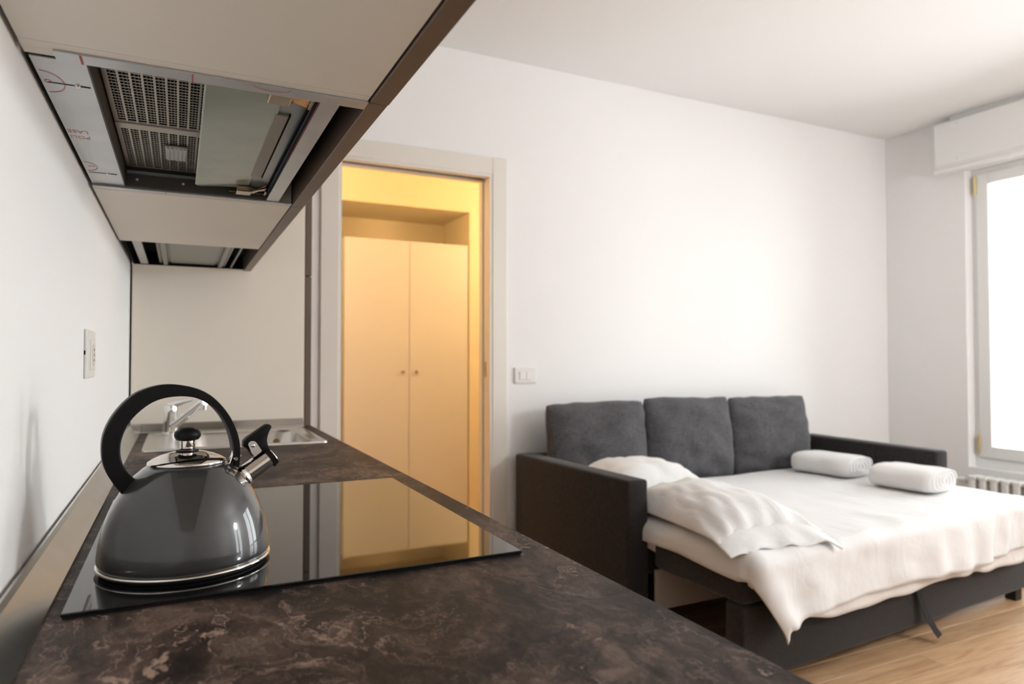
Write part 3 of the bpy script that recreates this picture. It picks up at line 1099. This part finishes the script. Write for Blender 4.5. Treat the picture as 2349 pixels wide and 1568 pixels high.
hout = [(-0.0659, 0.0885), (-0.0751, 0.1015), (-0.0843, 0.1192), (-0.0879, 0.1363), (-0.0864, 0.1588), (-0.0765, 0.181), (-0.0595, 0.2005), (-0.0411, 0.2097),
        (-0.0204, 0.2128), (0.0030, 0.2092), (0.0218, 0.2002), (0.0372, 0.185), (0.0490, 0.1664), (0.0558, 0.1478), (0.0582, 0.1290), (0.0570, 0.1095)]
hin = [(-0.0545, 0.1057), (-0.0629, 0.1158), (-0.0682, 0.1275), (-0.0700, 0.1409), (-0.0683, 0.1545), (-0.061, 0.1718), (-0.046, 0.1876), (-0.0306, 0.1959),
       (-0.0114, 0.1987), (0.0075, 0.1962), (0.0224, 0.1885), (0.0340, 0.1761), (0.0425, 0.1606), (0.0473, 0.1462), (0.0500, 0.1299), (0.0505, 0.1125)]


def crom(P, sub=4):
    out = []
    n = len(P)
    for i in range(n - 1):
        p0, p1, p2, p3 = [Vector(P[max(0, min(n - 1, j))]) for j in (i - 1, i, i + 1, i + 2)]
        for k in range(sub):
            t = k / sub
            out.append(0.5 * ((2 * p1) + (p2 - p0) * t + (2 * p0 - 5 * p1 + 4 * p2 - p3) * t * t + (3 * p1 - p0 - 3 * p2 + p3) * t ** 3))
    out.append(Vector(P[-1]))
    return out


bm = bmesh.new()
ho, hi = crom(hout), crom(hin)
rings = []
hw = 0.0105
for k, (o_, i_) in enumerate(zip(ho, hi)):
    c = (o_ + i_) / 2
    r = (o_ - i_) / 2
    ww = hw
    ring = []
    for (s, d) in ((1, -0.82), (0.8, -1), (-0.8, -1), (-1, -0.82), (-1, 0.82), (-0.8, 1), (0.8, 1), (1, 0.82)):
        p = c + r * s
        ring.append(bm.verts.new(kp(p.x, p.y, ww * d)))
    rings.append(ring)
for a, b in zip(rings[:-1], rings[1:]):
    for k in range(8):
        bm.faces.new((a[k], a[(k + 1) % 8], b[(k + 1) % 8], b[k]))
bm.faces.new(rings[0])
bm.faces.new(list(reversed(rings[-1])))
hand = obj('handle', bm, 'blackplastic', kt, smooth=True, auto=35)
bm = bmesh.new()
tube(bm, [kp(0.0445, 0.1085, -0.002), kp(0.0495, 0.1215, -0.002), kp(0.0520, 0.1300, -0.002)], [0.0026, 0.0022, 0.0022], 10)
tube(bm, [kp(0.0525, 0.121, -0.012), kp(0.0525, 0.121, 0.012)], 0.0022, 10)
tube(bm, [kp(0.0470, 0.121, 0), kp(0.0610, 0.123, 0)], 0.0018, 10)
obj('bracket', bm, 'chrome', hand, smooth=True, auto=40)
# spout
bm = bmesh.new()
ax = Vector((0.0262, 0.0205)).normalized()
c0, c1 = Vector((0.0675, 0.1003)), Vector((0.0945, 0.1180))
tube(bm, [kp(0.048, 0.0850, 0), kp(c0.x, c0.y, 0), kp(c1.x, c1.y, 0)], [0.0122, 0.0120, 0.0114], 32)
sp = obj('spout', bm, 'polished', kt, smooth=True, auto=50)
bm = bmesh.new()
t0, t1 = Vector((0.0660, 0.0985)), Vector((0.0690, 0.1010))
tube(bm, [kp(0.0650, 0.0985, 0), kp(0.0680, 0.1005, 0)], [0.0148, 0.0128], 32)
obj('spout_collar', bm, 'chrome', sp, smooth=True, auto=50)
cap = [(0.0628, 0.1411), (0.0666, 0.145), (0.0891, 0.1593), (0.0920, 0.1602), (0.095, 0.1594), (0.0963, 0.1566), (0.0930, 0.1505), (0.0912, 0.1445), (0.0906, 0.1400), (0.0914, 0.1355), (0.0946, 0.129),
       (0.1000, 0.1220), (0.1036, 0.116), (0.104, 0.1105), (0.1007, 0.1058), (0.0985, 0.1085), (0.0947, 0.1166), (0.088, 0.1274), (0.0828, 0.1256), (0.0738, 0.1214), (0.0673, 0.132), (0.0628, 0.1336)]
bm = bmesh.new()
prism(bm, cap, kp, -0.0068, 0.0068, bev=0.0014)
tube(bm, [kp(0.0935, 0.1173, 0), kp(0.0985, 0.1210, 0)], [0.0132, 0.0130], 32)
wc = obj('whistle_cap', bm, 'blackplastic', sp, smooth=True, auto=35)
bm = bmesh.new()
tube(bm, [kp(0.0984, 0.1209, 0), kp(0.0996, 0.1218, 0)], [0.0112, 0.0102], 32)
obj('whistle_disc', bm, 'polished', sp, smooth=True, auto=50)
brk = [(0.0671, 0.1368), (0.0678, 0.1392), (0.0700, 0.1408), (0.0737, 0.1409), (0.0765, 0.1392), (0.0835, 0.1283), (0.0820, 0.1262), (0.0751, 0.1213), (0.0712, 0.1263)]
bm = bmesh.new()
prism(bm, brk, kp, -0.0088, -0.0074)
prism(bm, brk, kp, 0.0074, 0.0088)
obj('cap_bracket', bm, 'steel', sp)
bm = bmesh.new()
tube(bm, [kp(0.0727, 0.1354, -0.0088), kp(0.0727, 0.1354, -0.0102), kp(0.0727, 0.1354, -0.0108)], [0.0026, 0.0023, 0.0008], 16)
obj('rivet', bm, 'chrome', sp, smooth=True)

KS = Matrix.Translation((KX, KY, HT - 0.0038)) @ Matrix.Scale(1.0155, 4) @ Matrix.Translation((-KX, -KY, -HT))
for o in kt.children_recursive:
    o.data.transform(KS)

# ------------------------------------------------------------------ sink and mixer tap
sk = thing('sink', 'stainless steel inset sink with square bowl at the far end of the worktop', 'sink', (0.16, 2.29, CZ))
rx0, rx1, ry0, ry1 = -0.088, 0.398, 2.052, 2.520
bm = bmesh.new()


def rrect(x0, x1, y0, y1, r, z, n=6):
    P = []
    for cx, cy, a0 in ((x1 - r, y1 - r, 0), (x0 + r, y1 - r, 90), (x0 + r, y0 + r, 180), (x1 - r, y0 + r, 270)):
        for k in range(n + 1):
            a = math.radians(a0 + 90 * k / n)
            P.append(Vector((cx + r * math.cos(a), cy + r * math.sin(a), z)))
    return P


loops = [rrect(rx0, rx1, ry0, ry1, 0.012, CZ + 0.0002), rrect(rx0 + 0.001, rx1 - 0.001, ry0 + 0.001, ry1 - 0.001, 0.012, CZ + 0.0045),
         rrect(rx0 + 0.010, rx1 - 0.010, ry0 + 0.010, ry1 - 0.010, 0.012, CZ + 0.0055), rrect(rx0 + 0.018, rx1 - 0.018, ry0 + 0.018, ry1 - 0.018, 0.02, CZ + 0.0030),
         rrect(SX0 + 0.004, SX1 - 0.004, SY0 + 0.004, SY1 - 0.004, 0.06, CZ + 0.0028), rrect(SX0 + 0.010, SX1 - 0.010, SY0 + 0.010, SY1 - 0.010, 0.06, CZ - 0.006),
         rrect(SX0 + 0.022, SX1 - 0.022, SY0 + 0.022, SY1 - 0.022, 0.06, CZ - 0.135), rrect(SX0 + 0.045, SX1 - 0.045, SY0 + 0.045, SY1 - 0.045, 0.06, CZ - 0.15)]
vr = [[bm.verts.new(p) for p in lp] for lp in loops]
for a, b in zip(vr[:-1], vr[1:]):
    n = len(a)
    for k in range(n):
        bm.faces.new((a[k], a[(k + 1) % n], b[(k + 1) % n], b[k]))
bm.faces.new(vr[-1])
obj('basin', bm, 'steel', sk, smooth=True, auto=40)
bm = bmesh.new()
lathe(bm, [(0.045, 0), (0.043, 0.003), (0.03, 0.001), (0.0, 0.001)], 0.19, 2.27, CZ - 0.1498, 32, cap1=False)
obj('drain', bm, 'chrome', sk, smooth=True, auto=40)
bm = bmesh.new()
tube(bm, [(0.30, SY1 - 0.0105, CZ - 0.035), (0.30, SY1 - 0.016, CZ - 0.035)], 0.011, 16)
obj('overflow', bm, 'knob', sk, smooth=True, auto=40)

tp = thing('mixer_tap', 'chrome single lever mixer tap with slanting spout at the back of the sink', 'tap', (-0.022, 2.475, CZ + 0.003))
FX, FY = -0.022, 2.475
bm = bmesh.new()
lathe(bm, [(0.026, 0.0032), (0.026, 0.008), (0.0215, 0.011), (0.0205, 0.070), (0.0215, 0.074), (0.0215, 0.088), (0.019, 0.096), (0.010, 0.100), (0.0, 0.101)], FX, FY, CZ, 32, cap1=False)
obj('body', bm, 'chrome', tp, smooth=True, auto=40)
bm = bmesh.new()
tube(bm, [(FX + 0.004, FY - 0.008, CZ + 0.028), (FX + 0.020, FY - 0.040, CZ + 0.042), (FX + 0.060, FY - 0.118, CZ + 0.084), (FX + 0.088, FY - 0.175, CZ + 0.115), (FX + 0.097, FY - 0.192, CZ + 0.116)], [0.0125, 0.0125, 0.0118, 0.0115, 0.0105], 20)
so = obj('spout', bm, 'chrome', tp, smooth=True, auto=40)
bm = bmesh.new()
tube(bm, [(FX + 0.092, FY - 0.183, CZ + 0.112), (FX + 0.092, FY - 0.183, CZ + 0.090)], [0.0105, 0.010], 20)
obj('aerator', bm, 'steel', so, smooth=True, auto=40)
bm = bmesh.new()
tube(bm, [(FX - 0.004, FY, CZ + 0.094), (FX + 0.02, FY - 0.01, CZ + 0.103), (FX + 0.042, FY - 0.024, CZ + 0.110), (FX + 0.062, FY - 0.034, CZ + 0.114)], [0.013, 0.010, 0.006, 0.0045], 16)
obj('lever', bm, 'chrome', tp, smooth=True, auto=40)

# ------------------------------------------------------------------ sockets and switch
ws = thing('wall_socket', 'ivory three-module wall socket on the left wall above the kettle', 'socket', (XL, 1.468, 1.157))
bm = bmesh.new()
box(bm, XL + 0.0002, XL + 0.0052, 1.404, 1.533, 1.113, 1.201, bev=0.002)
obj('cover_plate', bm, 'plate', ws)
obj('socket_module', B(XL + 0.0052, XL + 0.0068, 1.452, 1.520, 1.127, 1.183, bev=0.0007, seg=1), 'plate', ws)
bm = bmesh.new()
tube(bm, [(XL + 0.0068, 1.492, 1.155), (XL + 0.0074, 1.492, 1.155)], 0.0215, 28)
rs = obj('socket_ring', bm, 'plate_dark', ws)
for k in (-1, 0, 1):
    bm = bmesh.new()
    tube(bm, [(XL + 0.0074, 1.492, 1.155 + k * 0.0095), (XL + 0.0078, 1.492, 1.155 + k * 0.0095)], 0.0024, 10)
    obj('pin_hole', bm, 'black', rs)
obj('release_slot', B(XL + 0.0004, XL + 0.0024, 1.4030, 1.4045, 1.1555, 1.1625), 'black', ws)


def switch_plate(name, label, cat, x0, x1, z0, z1, mods):
    t = thing(name, label, cat, ((x0 + x1) / 2, YB, (z0 + z1) / 2))
    obj('cover_plate', B(x0, x1, YB - 0.010, YB - 0.0002, z0, z1, bev=0.003), 'plate', t)
    for (a, b) in mods:
        obj('rocker', B(a, b, YB - 0.0135, YB - 0.010, z0 + 0.020, z1 - 0.020, bev=0.001, seg=1), 'white' if name == 'light_switch' else 'plate_dark', t)
    obj('module_gap', B(mods[0][0] - 0.0025, mods[-1][1] + 0.0025, YB - 0.0106, YB - 0.0099, z0 + 0.0185, z1 - 0.0185), 'plate_dark', t)
    return t


switch_plate('light_switch', 'white two-rocker light switch between the door casing and the sofa', 'light switch', 1.572, 1.698, 1.016, 1.098, [(1.600, 1.6375), (1.6395, 1.670)])
switch_plate('low_wall_socket', 'white low wall socket half hidden behind the sofa arm', 'socket', 1.570, 1.690, 0.325, 0.421, [(1.597, 1.627), (1.629, 1.660)])

# ------------------------------------------------------------------ roller shutter box above the window
sb = thing('shutter_box', 'white roller shutter box above the window', 'shutter box', (4.48, 1.9, 2.34))
bm = bmesh.new()
box(bm, XR - 0.12, XR - 0.0005, 0.90, 2.772, 2.352, 2.662, bev=0.003)
obj('casing', bm, 'winwhite', sb)
bm = bmesh.new()
tube(bm, [(XR - 0.118, 0.90, 2.356), (XR - 0.118, 2.772, 2.356)], 0.016, 16)
obj('lower_moulding', bm, 'winwhite', sb, smooth=True, auto=40)
obj('groove', B(XR - 0.1206, XR - 0.1195, 0.90, 2.772, 2.383, 2.387), 'plate_dark', sb)
obj('top_strip', B(XR - 0.07, XR - 0.0005, 0.95, 2.700, 2.662, 2.7085), 'winwhite', sb)
for (yy, zz) in ((2.63, 2.640), (2.63, 2.415), (1.7, 2.640), (1.7, 2.415)):
    bm = bmesh.new()
    tube(bm, [(XR - 0.1202, yy, zz), (XR - 0.1215, yy, zz)], 0.005, 12)
    obj('screw', bm, 'plate_dark', sb)

# ------------------------------------------------------------------ radiator under the window
rd = thing('radiator', 'white cast column radiator under the window beside the bed', 'radiator', (4.47, 2.1, 0.0))
npitch = 0.0625
rz1, rz0 = 0.425, 0.06
for k in range(19):
    yc = 2.555 - k * npitch
    bm = bmesh.new()
    hwid = 0.0195
    box(bm, XR - 0.150, XR - 0.050, yc - hwid - 0.005, yc + hwid + 0.005, rz1 - 0.028, rz1, bev=0.008, seg=3)
    box(bm, XR - 0.150, XR - 0.050, yc - hwid, yc + hwid, rz0 - 0.03, rz0 + 0.03, bev=0.01, seg=2)
    box(bm, XR - 0.150, XR - 0.116, yc - hwid + 0.001, yc + hwid - 0.001, rz0, rz1 - 0.012, bev=0.008, seg=3)
    box(bm, XR - 0.085, XR - 0.051, yc - hwid + 0.001, yc + hwid - 0.001, rz0, rz1 - 0.012, bev=0.008, seg=3)
    box(bm, XR - 0.114, XR - 0.086, yc - npitch / 2, yc + npitch / 2, rz1 - 0.075, rz1 - 0.040)
    box(bm, XR - 0.114, XR - 0.086, yc - npitch / 2, yc + npitch / 2, rz0 - 0.01, rz0 + 0.02)
    if k in (1, 17):
        box(bm, XR - 0.115, XR - 0.085, yc - 0.015, yc + 0.015, 0.0005, rz0 - 0.02)
    obj('section', bm, 'radiator', rd, smooth=True, auto=40)
bm = bmesh.new()
tube(bm, [(XR - 0.10, 2.585, 0.385), (XR - 0.10, 2.61, 0.385), (XR - 0.10, 2.612, 0.385), (XR - 0.10, 2.655, 0.385)], [0.011, 0.011, 0.021, 0.018], 16)
obj('valve', bm, 'radiator', rd, smooth=True, auto=40)

# ------------------------------------------------------------------ sofa bed
sf = thing('sofa_bed', 'charcoal fabric sofa bed pulled open against the back wall', 'sofa bed', (2.63, 2.6, 0))
AZT = 0.660


def arm(name, fo, fi, bo, bi, yf0, yf1, yb):
    bm = bmesh.new()
    hexa(bm, [(fo, yf0, 0.035), (fi, yf1, 0.035), (bi, yb, 0.035), (bo, yb, 0.035), (fo, yf0, AZT), (fi, yf1, AZT), (bi, yb, AZT), (bo, yb, AZT)], bev=0.014, seg=3)
    o = obj('armrest', bm, 'sofa', sf, smooth=True, auto=50)
    return o


arm('armrest', 1.607, 1.708, 1.553, 1.656, 2.245, 2.245, 3.150)
arm('armrest', 3.662, 3.560, 3.715, 3.605, 2.245, 2.245, 3.150)
bm = bmesh.new()
box(bm, 1.658, 3.603, 3.075, 3.165, 0.035, 0.655, bev=0.012)
obj('backrest', bm, 'sofa', sf, smooth=True, auto=50)
bm = bmesh.new()
box(bm, 1.712, 3.556, 2.26, 3.07, 0.27, 0.455, bev=0.02, seg=3)
obj('seat', bm, 'sofa', sf, smooth=True, auto=50)
bm = bmesh.new()
box(bm, 1.712, 3.556, 2.20, 2.215, 0.150, 0.305)
obj('storage_board', bm, 'pale_board', sf)
SK = 0.073


def fy(x, off=0.0):
    return 1.722 + SK * (x - 1.69) + off


def skew_box(bm, x0, x1, o0, o1, z0, z1, bev, yback=None):
    a, b = fy(x0, o0), fy(x1, o0)
    c, d = (fy(x0, o1), fy(x1, o1)) if yback is None else (yback, yback)
    hexa(bm, [(x0, a, z0), (x1, b, z0), (x1, d, z0), (x0, c, z0), (x0, a, z1), (x1, b, z1), (x1, d, z1), (x0, c, z1)], bev=bev, seg=3)


bm = bmesh.new()
skew_box(bm, 1.695, 3.640, 0.0, 0.085, 0.060, 0.318, 0.010)
obj('pull_out_front', bm, 'sofa', sf, smooth=True, auto=50)
bm = bmesh.new()
skew_box(bm, 1.692, 3.640, -0.006, 0, 0.322, 0.462, 0.020, yback=2.196)
obj('pull_out_platform', bm, 'sofa', sf, smooth=True, auto=50)
for x in (1.76, 3.565):
    bm = bmesh.new()
    box(bm, x, x + 0.05, fy(x, 0.02), fy(x, 0.07), 0.0005, 0.0595, bev=0.003)
    obj('leg', bm, 'foot', sf)
for (x, yy) in ((1.62, 3.09), (3.62, 3.09), (1.63, 2.30), (3.61, 2.30)):
    bm = bmesh.new()
    box(bm, x, x + 0.05, yy - 0.025, yy + 0.025, 0.0005, 0.0345)
    obj('leg', bm, 'foot', sf)
# pull strap hanging at the front
bm = bmesh.new()
sx = 2.70
pts = []
for k in range(13):
    t = k / 12
    pts.append((sx + 0.062 * t ** 2.4, fy(sx, -0.004 - 0.055 * t ** 2), 0.30 - 0.27 * t))
prev = None
for p in pts:
    q = [bm.verts.new((p[0] + s * 0.020, p[1] + e + s * 0.004, p[2] + s * 0.003)) for s in (-1, 1) for e in (-0.0012, 0.0012)]
    if prev:
        for i, j in ((0, 1), (1, 3), (3, 2), (2, 0)):
            bm.faces.new((prev[i], prev[j], q[j], q[i]))
    else:
        bm.faces.new((q[0], q[1], q[3], q[2]))
    prev = q
bm.faces.new((prev[0], prev[2], prev[3], prev[1]))
obj('pull_strap', bm, 'strap', sf, smooth=True, auto=50)


def nz(x, y, z, s):
    return mnoise.noise(Vector((x * s, y * s, z * s)))


# back cushions
def cushion(label, x0, x1, y0, y1, z0, z1, seed, lean=0.0):
    bm = bmesh.new()
    N1, N2 = 34, 30
    cx, cz = (x0 + x1) / 2, (z0 + z1) / 2
    hx, hz, hy = (x1 - x0) / 2, (z1 - z0) / 2, (y1 - y0) / 2
    cy = (y0 + y1) / 2

    def pt(u, v, side):
        au, av = abs(u), abs(v)
        # boxy pillow: flat border, plump middle
        edge = max(0.0, (1 - au ** 6)) ** 0.5 * max(0.0, (1 - av ** 6)) ** 0.5
        plump = 0.62 + 0.38 * (1 - u * u) * (1 - v * v)
        th = hy * edge * plump
        x = cx + hx * u * (1 - 0.026 * av ** 9)
        z = cz + hz * v * (1 - 0.038 * au ** 9)
        sag = 0.010 * nz(u + seed, v, 3.1, 1.3)
        w = 0.022 * nz(u * 1.4 + seed * 3, v * 2.2, side * 2.0, 1.7) + 0.006 * nz(u * 2 + seed, v * 5, 4.0, 2.6)
        crease = -0.012 * math.exp(-((u + 0.35 + 0.25 * v + 0.1 * math.sin(seed)) / 0.07) ** 2) * max(0, 1 - abs(v + 0.3)) * (1 if side < 0 else 0)
        yy = cy + side * (th + (w + crease) * edge)
        z += sag * (1 if v > 0 else 0.3) + 0.006 * nz(u * 2.4 + seed, 0.3, v, 1.5) * (v > 0.6)
        yy += lean * (v + 1) / 2
        return (x, yy, z)
    grid = {}
    for s in (-1, 1):
        for i in range(N1 + 1):
            for j in range(N2 + 1):
                u = math.sin((i / N1 - 0.5) * PI)
                v = math.sin((j / N2 - 0.5) * PI)
                border = i in (0, N1) or j in (0, N2)
                if border and (0, i, j) in grid:
                    grid[(s, i, j)] = grid[(0, i, j)]
                    continue
                vv = bm.verts.new(pt(u, v, s))
                grid[(s, i, j)] = vv
                if border:
                    grid[(0, i, j)] = vv
        for i in range(N1):
            for j in range(N2):
                f = [grid[(s, i, j)], grid[(s, i + 1, j)], grid[(s, i + 1, j + 1)], grid[(s, i, j + 1)]]
                try:
                    bm.faces.new(f if s < 0 else list(reversed(f)))
                except ValueError:
                    pass
    o = obj('back_cushion', bm, 'cushion', None, smooth=True)
    return tag(o, label, 'cushion', 'grey back cushions of the sofa bed')


cushion('grey back cushion beside the door wall, behind the stacked pillows', 1.662, 2.264, 2.890, 3.062, 0.472, 0.920, 1.7, lean=0.05)
cushion('middle grey back cushion of the sofa bed', 2.266, 2.866, 2.890, 3.062, 0.472, 0.928, 5.2, lean=0.05)
cushion('grey back cushion farthest along, next to the far armrest', 2.868, 3.486, 2.890, 3.062, 0.472, 0.922, 9.4, lean=0.05)


# ------------------------------------------------------------------ bed linen
BX0, BX1, BYB = 1.738, 3.560, 2.885


def linen(name, label, cat, m, ztop, r, left, front, thick, seed, pull=0.0, fold=1.0, grow=0.0, yb=BYB):
    """cloth spread over the pulled-out bed with overhang at the left and front sides"""
    bm = bmesh.new()
    NX, NY = 120, 96
    W = BX1 - BX0
    rows = []
    for j in range(NY + 1):
        row = []
        for i in range(NX + 1):
            lf = left(j / NY)
            fr = front(i / NX)
            a = -lf + (W + lf) * i / NX
            ylen = yb - fy(BX0 + max(a, 0), -0.012 - grow)
            b = -fr + (ylen + fr) * j / NY
            dx, dy = max(0.0, -a), max(0.0, -b)
            d = math.hypot(dx, dy)
            bx = BX0 - grow + max(a, 0.0)
            by = fy(BX0 + max(a, 0), -0.012 - grow) + max(b, 0.0)
            if d > 1e-9:
                nx_, ny_ = -dx / d, -dy / d
                if d < PI * r / 2:
                    out, drop = r * math.sin(d / r), r * (1 - math.cos(d / r))
                else:
                    out, drop = r, r + d - PI * r / 2
                k = min(1.0, drop / 0.28)
                tight = 0.25 + 0.75 / (1 + math.exp(-(bx - 2.75) / 0.12)) + 0.5 * math.exp(-((bx - BX0) / 0.25) ** 2)
                fl = fold * k * (0.014 * math.sin(bx * 7 + seed) + tight * 0.016 * math.sin(bx * 31.0 + by * 19 + 2 * seed + 4 * nz(bx, by, seed, 2)) + 0.030 * nz(bx, by, seed, 2.8) + 0.014 * nz(bx * 2.2, d * 3.0, seed, 4.0))
                out += 0.006 * k + max(-0.012, fl)
                x = bx + nx_ * out
                y_ = by + ny_ * out
                z = ztop - drop
                if dy > 0:
                    x += pull * k ** 1.6 * math.exp(-max(0.0, a) / 0.30)
            else:
                x, y_, z = bx, by, ztop
            near = max(0.0, 1 - min(max(a, 0), 9) / 0.5)
            z += 0.007 * nz(x, y_, seed, 2.6) + 0.004 * nz(x, y_, seed + 4, 7.0)
            fe = math.exp(-max(b, 0) / 0.22)
            z += 0.004 * fe * math.sin(x * 23 + 5 * nz(x, y_, seed, 3))
            row.append(bm.verts.new((x, y_, z)))
        rows.append(row)
    for j in range(NY):
        for i in range(NX):
            bm.faces.new((rows[j][i], rows[j][i + 1], rows[j + 1][i + 1], rows[j + 1][i]))
    o = obj(name, bm, m, None, smooth=True)
    md = o.modifiers.new('thickness', 'SOLIDIFY')
    md.thickness = thick
    md.offset = -1
    return tag(o, label, cat)


linen('bed_sheet', 'ivory under sheet showing below the white cover at the bed side', 'sheet', 'linen2', 0.478, 0.030,
      lambda t: 0.10 + 0.05 * math.sin(t * 5.0) * (1 - t), lambda t: 0.268 - 0.13 * math.exp(-t * 12) + 0.008 * math.sin(t * 9), 0.004, 3.0, pull=0.125, fold=0.3, grow=-0.004)
linen('duvet', 'white cotton bed cover spread over the opened sofa bed with hanging front corner', 'bed cover', 'linen', 0.502, 0.050,
      lambda t: 0.105 + 0.045 * (1 - t) ** 3, lambda t: 0.255 + 0.03 * math.exp(-t * 9) - 0.03 * math.exp(-((t - 1.0) / 0.12) ** 2) + 0.008 * math.sin(t * 8 + 1), 0.018, 1.0, pull=0.115, fold=1.25, grow=0.008)


def pillow(label, cx, cy, z0, L, W, H, ang, seed, flange=0.0, droop=0.0, tilt=0.0):
    NU, NV = 56, 40
    ca, sa = math.cos(ang), math.sin(ang)

    def place(lx, ly, z):
        return (cx + lx * ca - ly * sa, cy + lx * sa + ly * ca, z)

    def shape(u, v, side):
        au, av = abs(u), abs(v)
        e = max(0.0, 1 - au ** 3.2) ** 0.62 * max(0.0, 1 - av ** 2.6) ** 0.62
        lx = u * L / 2 * (1 - 0.055 * (1 - v * v) * au ** 2)
        ly = v * W / 2 * (1 - 0.070 * (1 - u * u) * av ** 2)
        wr = 0.012 * nz(u * 2.2, v * 1.6, seed, 1.6) + 0.009 * nz(u * 1.4 + v * 2.2, v * 3.0, seed + 7, 2.6)
        wr += 0.010 * math.sin(v * 16 + 3 * nz(u, v, seed, 1.5)) * au ** 3
        top = H * e
        z = z0 + 0.004 + (top + wr * min(1, 2.2 * e) if side > 0 else 0.0) + 0.012 * (1 - e) ** 3 * (1 if av > 0.5 or au > 0.5 else 0)
        z += tilt * u
        if u > 0.55:
            z -= droop * ((u - 0.55) / 0.45) ** 2 * 0.5
        return place(lx, ly, z)
    bm = bmesh.new()
    g = {}
    for s in (-1, 1):
        for i in range(NU + 1):
            for j in range(NV + 1):
                bd = i in (0, NU) or j in (0, NV)
                if bd and (0, i, j) in g:
                    g[(s, i, j)] = g[(0, i, j)]
                    continue
                u = math.sin((i / NU - 0.5) * PI)
                v = math.sin((j / NV - 0.5) * PI)
                w = bm.verts.new(shape(u, v, s))
                g[(s, i, j)] = w
                if bd:
                    g[(0, i, j)] = w
        for i in range(NU):
            for j in range(NV):
                f = [g[(s, i, j)], g[(s, i + 1, j)], g[(s, i + 1, j + 1)], g[(s, i, j + 1)]]
                try:
                    bm.faces.new(f if s > 0 else list(reversed(f)))
                except ValueError:
                    pass
    o = obj('pillow', bm, 'linen', None, smooth=True)
    tag(o, label, 'pillow', 'white pillows on the bed')
    if flange > 0:
        bm = bmesh.new()
        n, m_ = 60, 8
        R = []
        for j in range(m_ + 1):
            t = j / m_
            rr = []
            for i in range(n + 1):
                v = -1 + 2 * i / n
                lx = L / 2 * (1 - 0.055 * (1 - v * v)) - 0.025 + (flange + 0.025) * t + 0.004 * t * math.sin(v * 7 + seed)
                ly = v * W / 2 * (0.985 + 0.03 * t)
                base = z0 + 0.038 * (1 - v ** 4) * (1 - t) + 0.006
                z = base - droop * (0.35 + 0.65 * t) * t - 0.018 * t * max(0, abs(v) - 0.75) / 0.25
                z += 0.006 * t * (0.4 + 0.6 * t) * math.sin(v * 11 + 2.5 * nz(v, t, seed, 2))
                rr.append(bm.verts.new(place(lx, ly, z)))
            R.append(rr)
        for j in range(m_):
            for i in range(n):
                bm.faces.new((R[j][i], R[j][i + 1], R[j + 1][i + 1], R[j + 1][i]))
        fo = obj('pillowcase_flange', bm, 'linen', o, smooth=True)
        md = fo.modifiers.new('thickness', 'SOLIDIFY')
        md.thickness = 0.005
        md.offset = 0
    return o


pillow('white pillow tucked between the near armrest and the back cushions', 1.985, 2.675, 0.505, 0.60, 0.44, 0.165, math.radians(3), 2.0, tilt=-0.022)
pillow('white pillow with open flanged case lying at the front near corner of the bed', 1.912, 2.105, 0.512, 0.70, 0.465, 0.128, math.radians(-90 - 6), 6.0, flange=0.072, droop=0.014)


# rolled towels
def towel(label, cx, cy, z0, L, hw, hh, ang, seed):
    ca, sa = math.cos(ang), math.sin(ang)
    t = thing('towel', label, 'towel', (cx, cy, z0), 'rolled white towels on the bed')

    def oval(th, k):
        # stadium-like outline, k: inward scale
        c, s = math.cos(th), math.sin(th)
        ex = 0.62
        return (hw - k) * math.copysign(abs(c) ** ex, c), (hh - k) * math.copysign(abs(s) ** ex, s)
    bm = bmesh.new()
    n, m_ = 56, 22
    R = []
    for j in range(m_ + 1):
        v = j / m_
        ly = (v - 0.5) * L
        pinch = 1 - 0.10 * max(0, abs(2 * v - 1) - 0.8) / 0.2
        rr = []
        for i in range(n):
            th = 2 * PI * i / n
            a, b = oval(th, 0)
            q = 1 + 0.05 * nz(math.cos(th), math.sin(th), v * 2 + seed, 1.8)
            b2 = b * q * pinch
            if b > 0:
                b2 -= 0.010 * math.exp(-((a - 0.25 * hw) / 0.02) ** 2)
            x, yv = a * q * pinch, ly
            rr.append(bm.verts.new((cx + x * ca - yv * sa, cy + x * sa + yv * ca, z0 + hh + b2)))
        R.append(rr)
    for j in range(m_):
        for i in range(n):
            bm.faces.new((R[j][i], R[j][(i + 1) % n], R[j + 1][(i + 1) % n], R[j + 1][i]))
    bm.faces.new(R[0])
    bm.faces.new(list(reversed(R[-1])))
    obj('outer_layer', bm, 'towel', t, smooth=True, auto=70)
    # spiral end of the roll
    for end, sg in ((-L / 2, -1), (L / 2, 1)):
        bm = bmesh.new()
        pr = None
        steps = 150
        for k in range(steps + 1):
            f = k / steps
            th = 2 * PI * 3.6 * f
            a, b = oval(th, 0)
            sc = 0.88 * (1 - 0.92 * f)
            px, pz = a * sc, b * (0.88 * (1 - 0.80 * f))
            q = []
            for (dr, dd) in ((0.0055, 0.0), (0.0045, 0.007), (-0.0045, 0.007), (-0.0055, 0.0)):
                l = math.hypot(a, b)
                x = px + a / l * dr
                z = pz + b / l * dr
                yv = end + sg * (dd - 0.002)
                q.append(bm.verts.new((cx + x * ca - yv * sa, cy + x * sa + yv * ca, z0 + hh + z)))
            if pr:
                for i in range(3):
                    bm.faces.new((pr[i], pr[i + 1], q[i + 1], q[i]))
            pr = q
        obj('rolled_end', bm, 'towel', t, smooth=True)
    return t


towel('rolled white towel nearer the back cushions', 3.265, 2.650, 0.508, 0.33, 0.136, 0.056, math.radians(10), 1.0)
towel('rolled white towel nearer the open front edge of the bed', 3.255, 2.175, 0.508, 0.29, 0.140, 0.056, math.radians(8), 4.0)
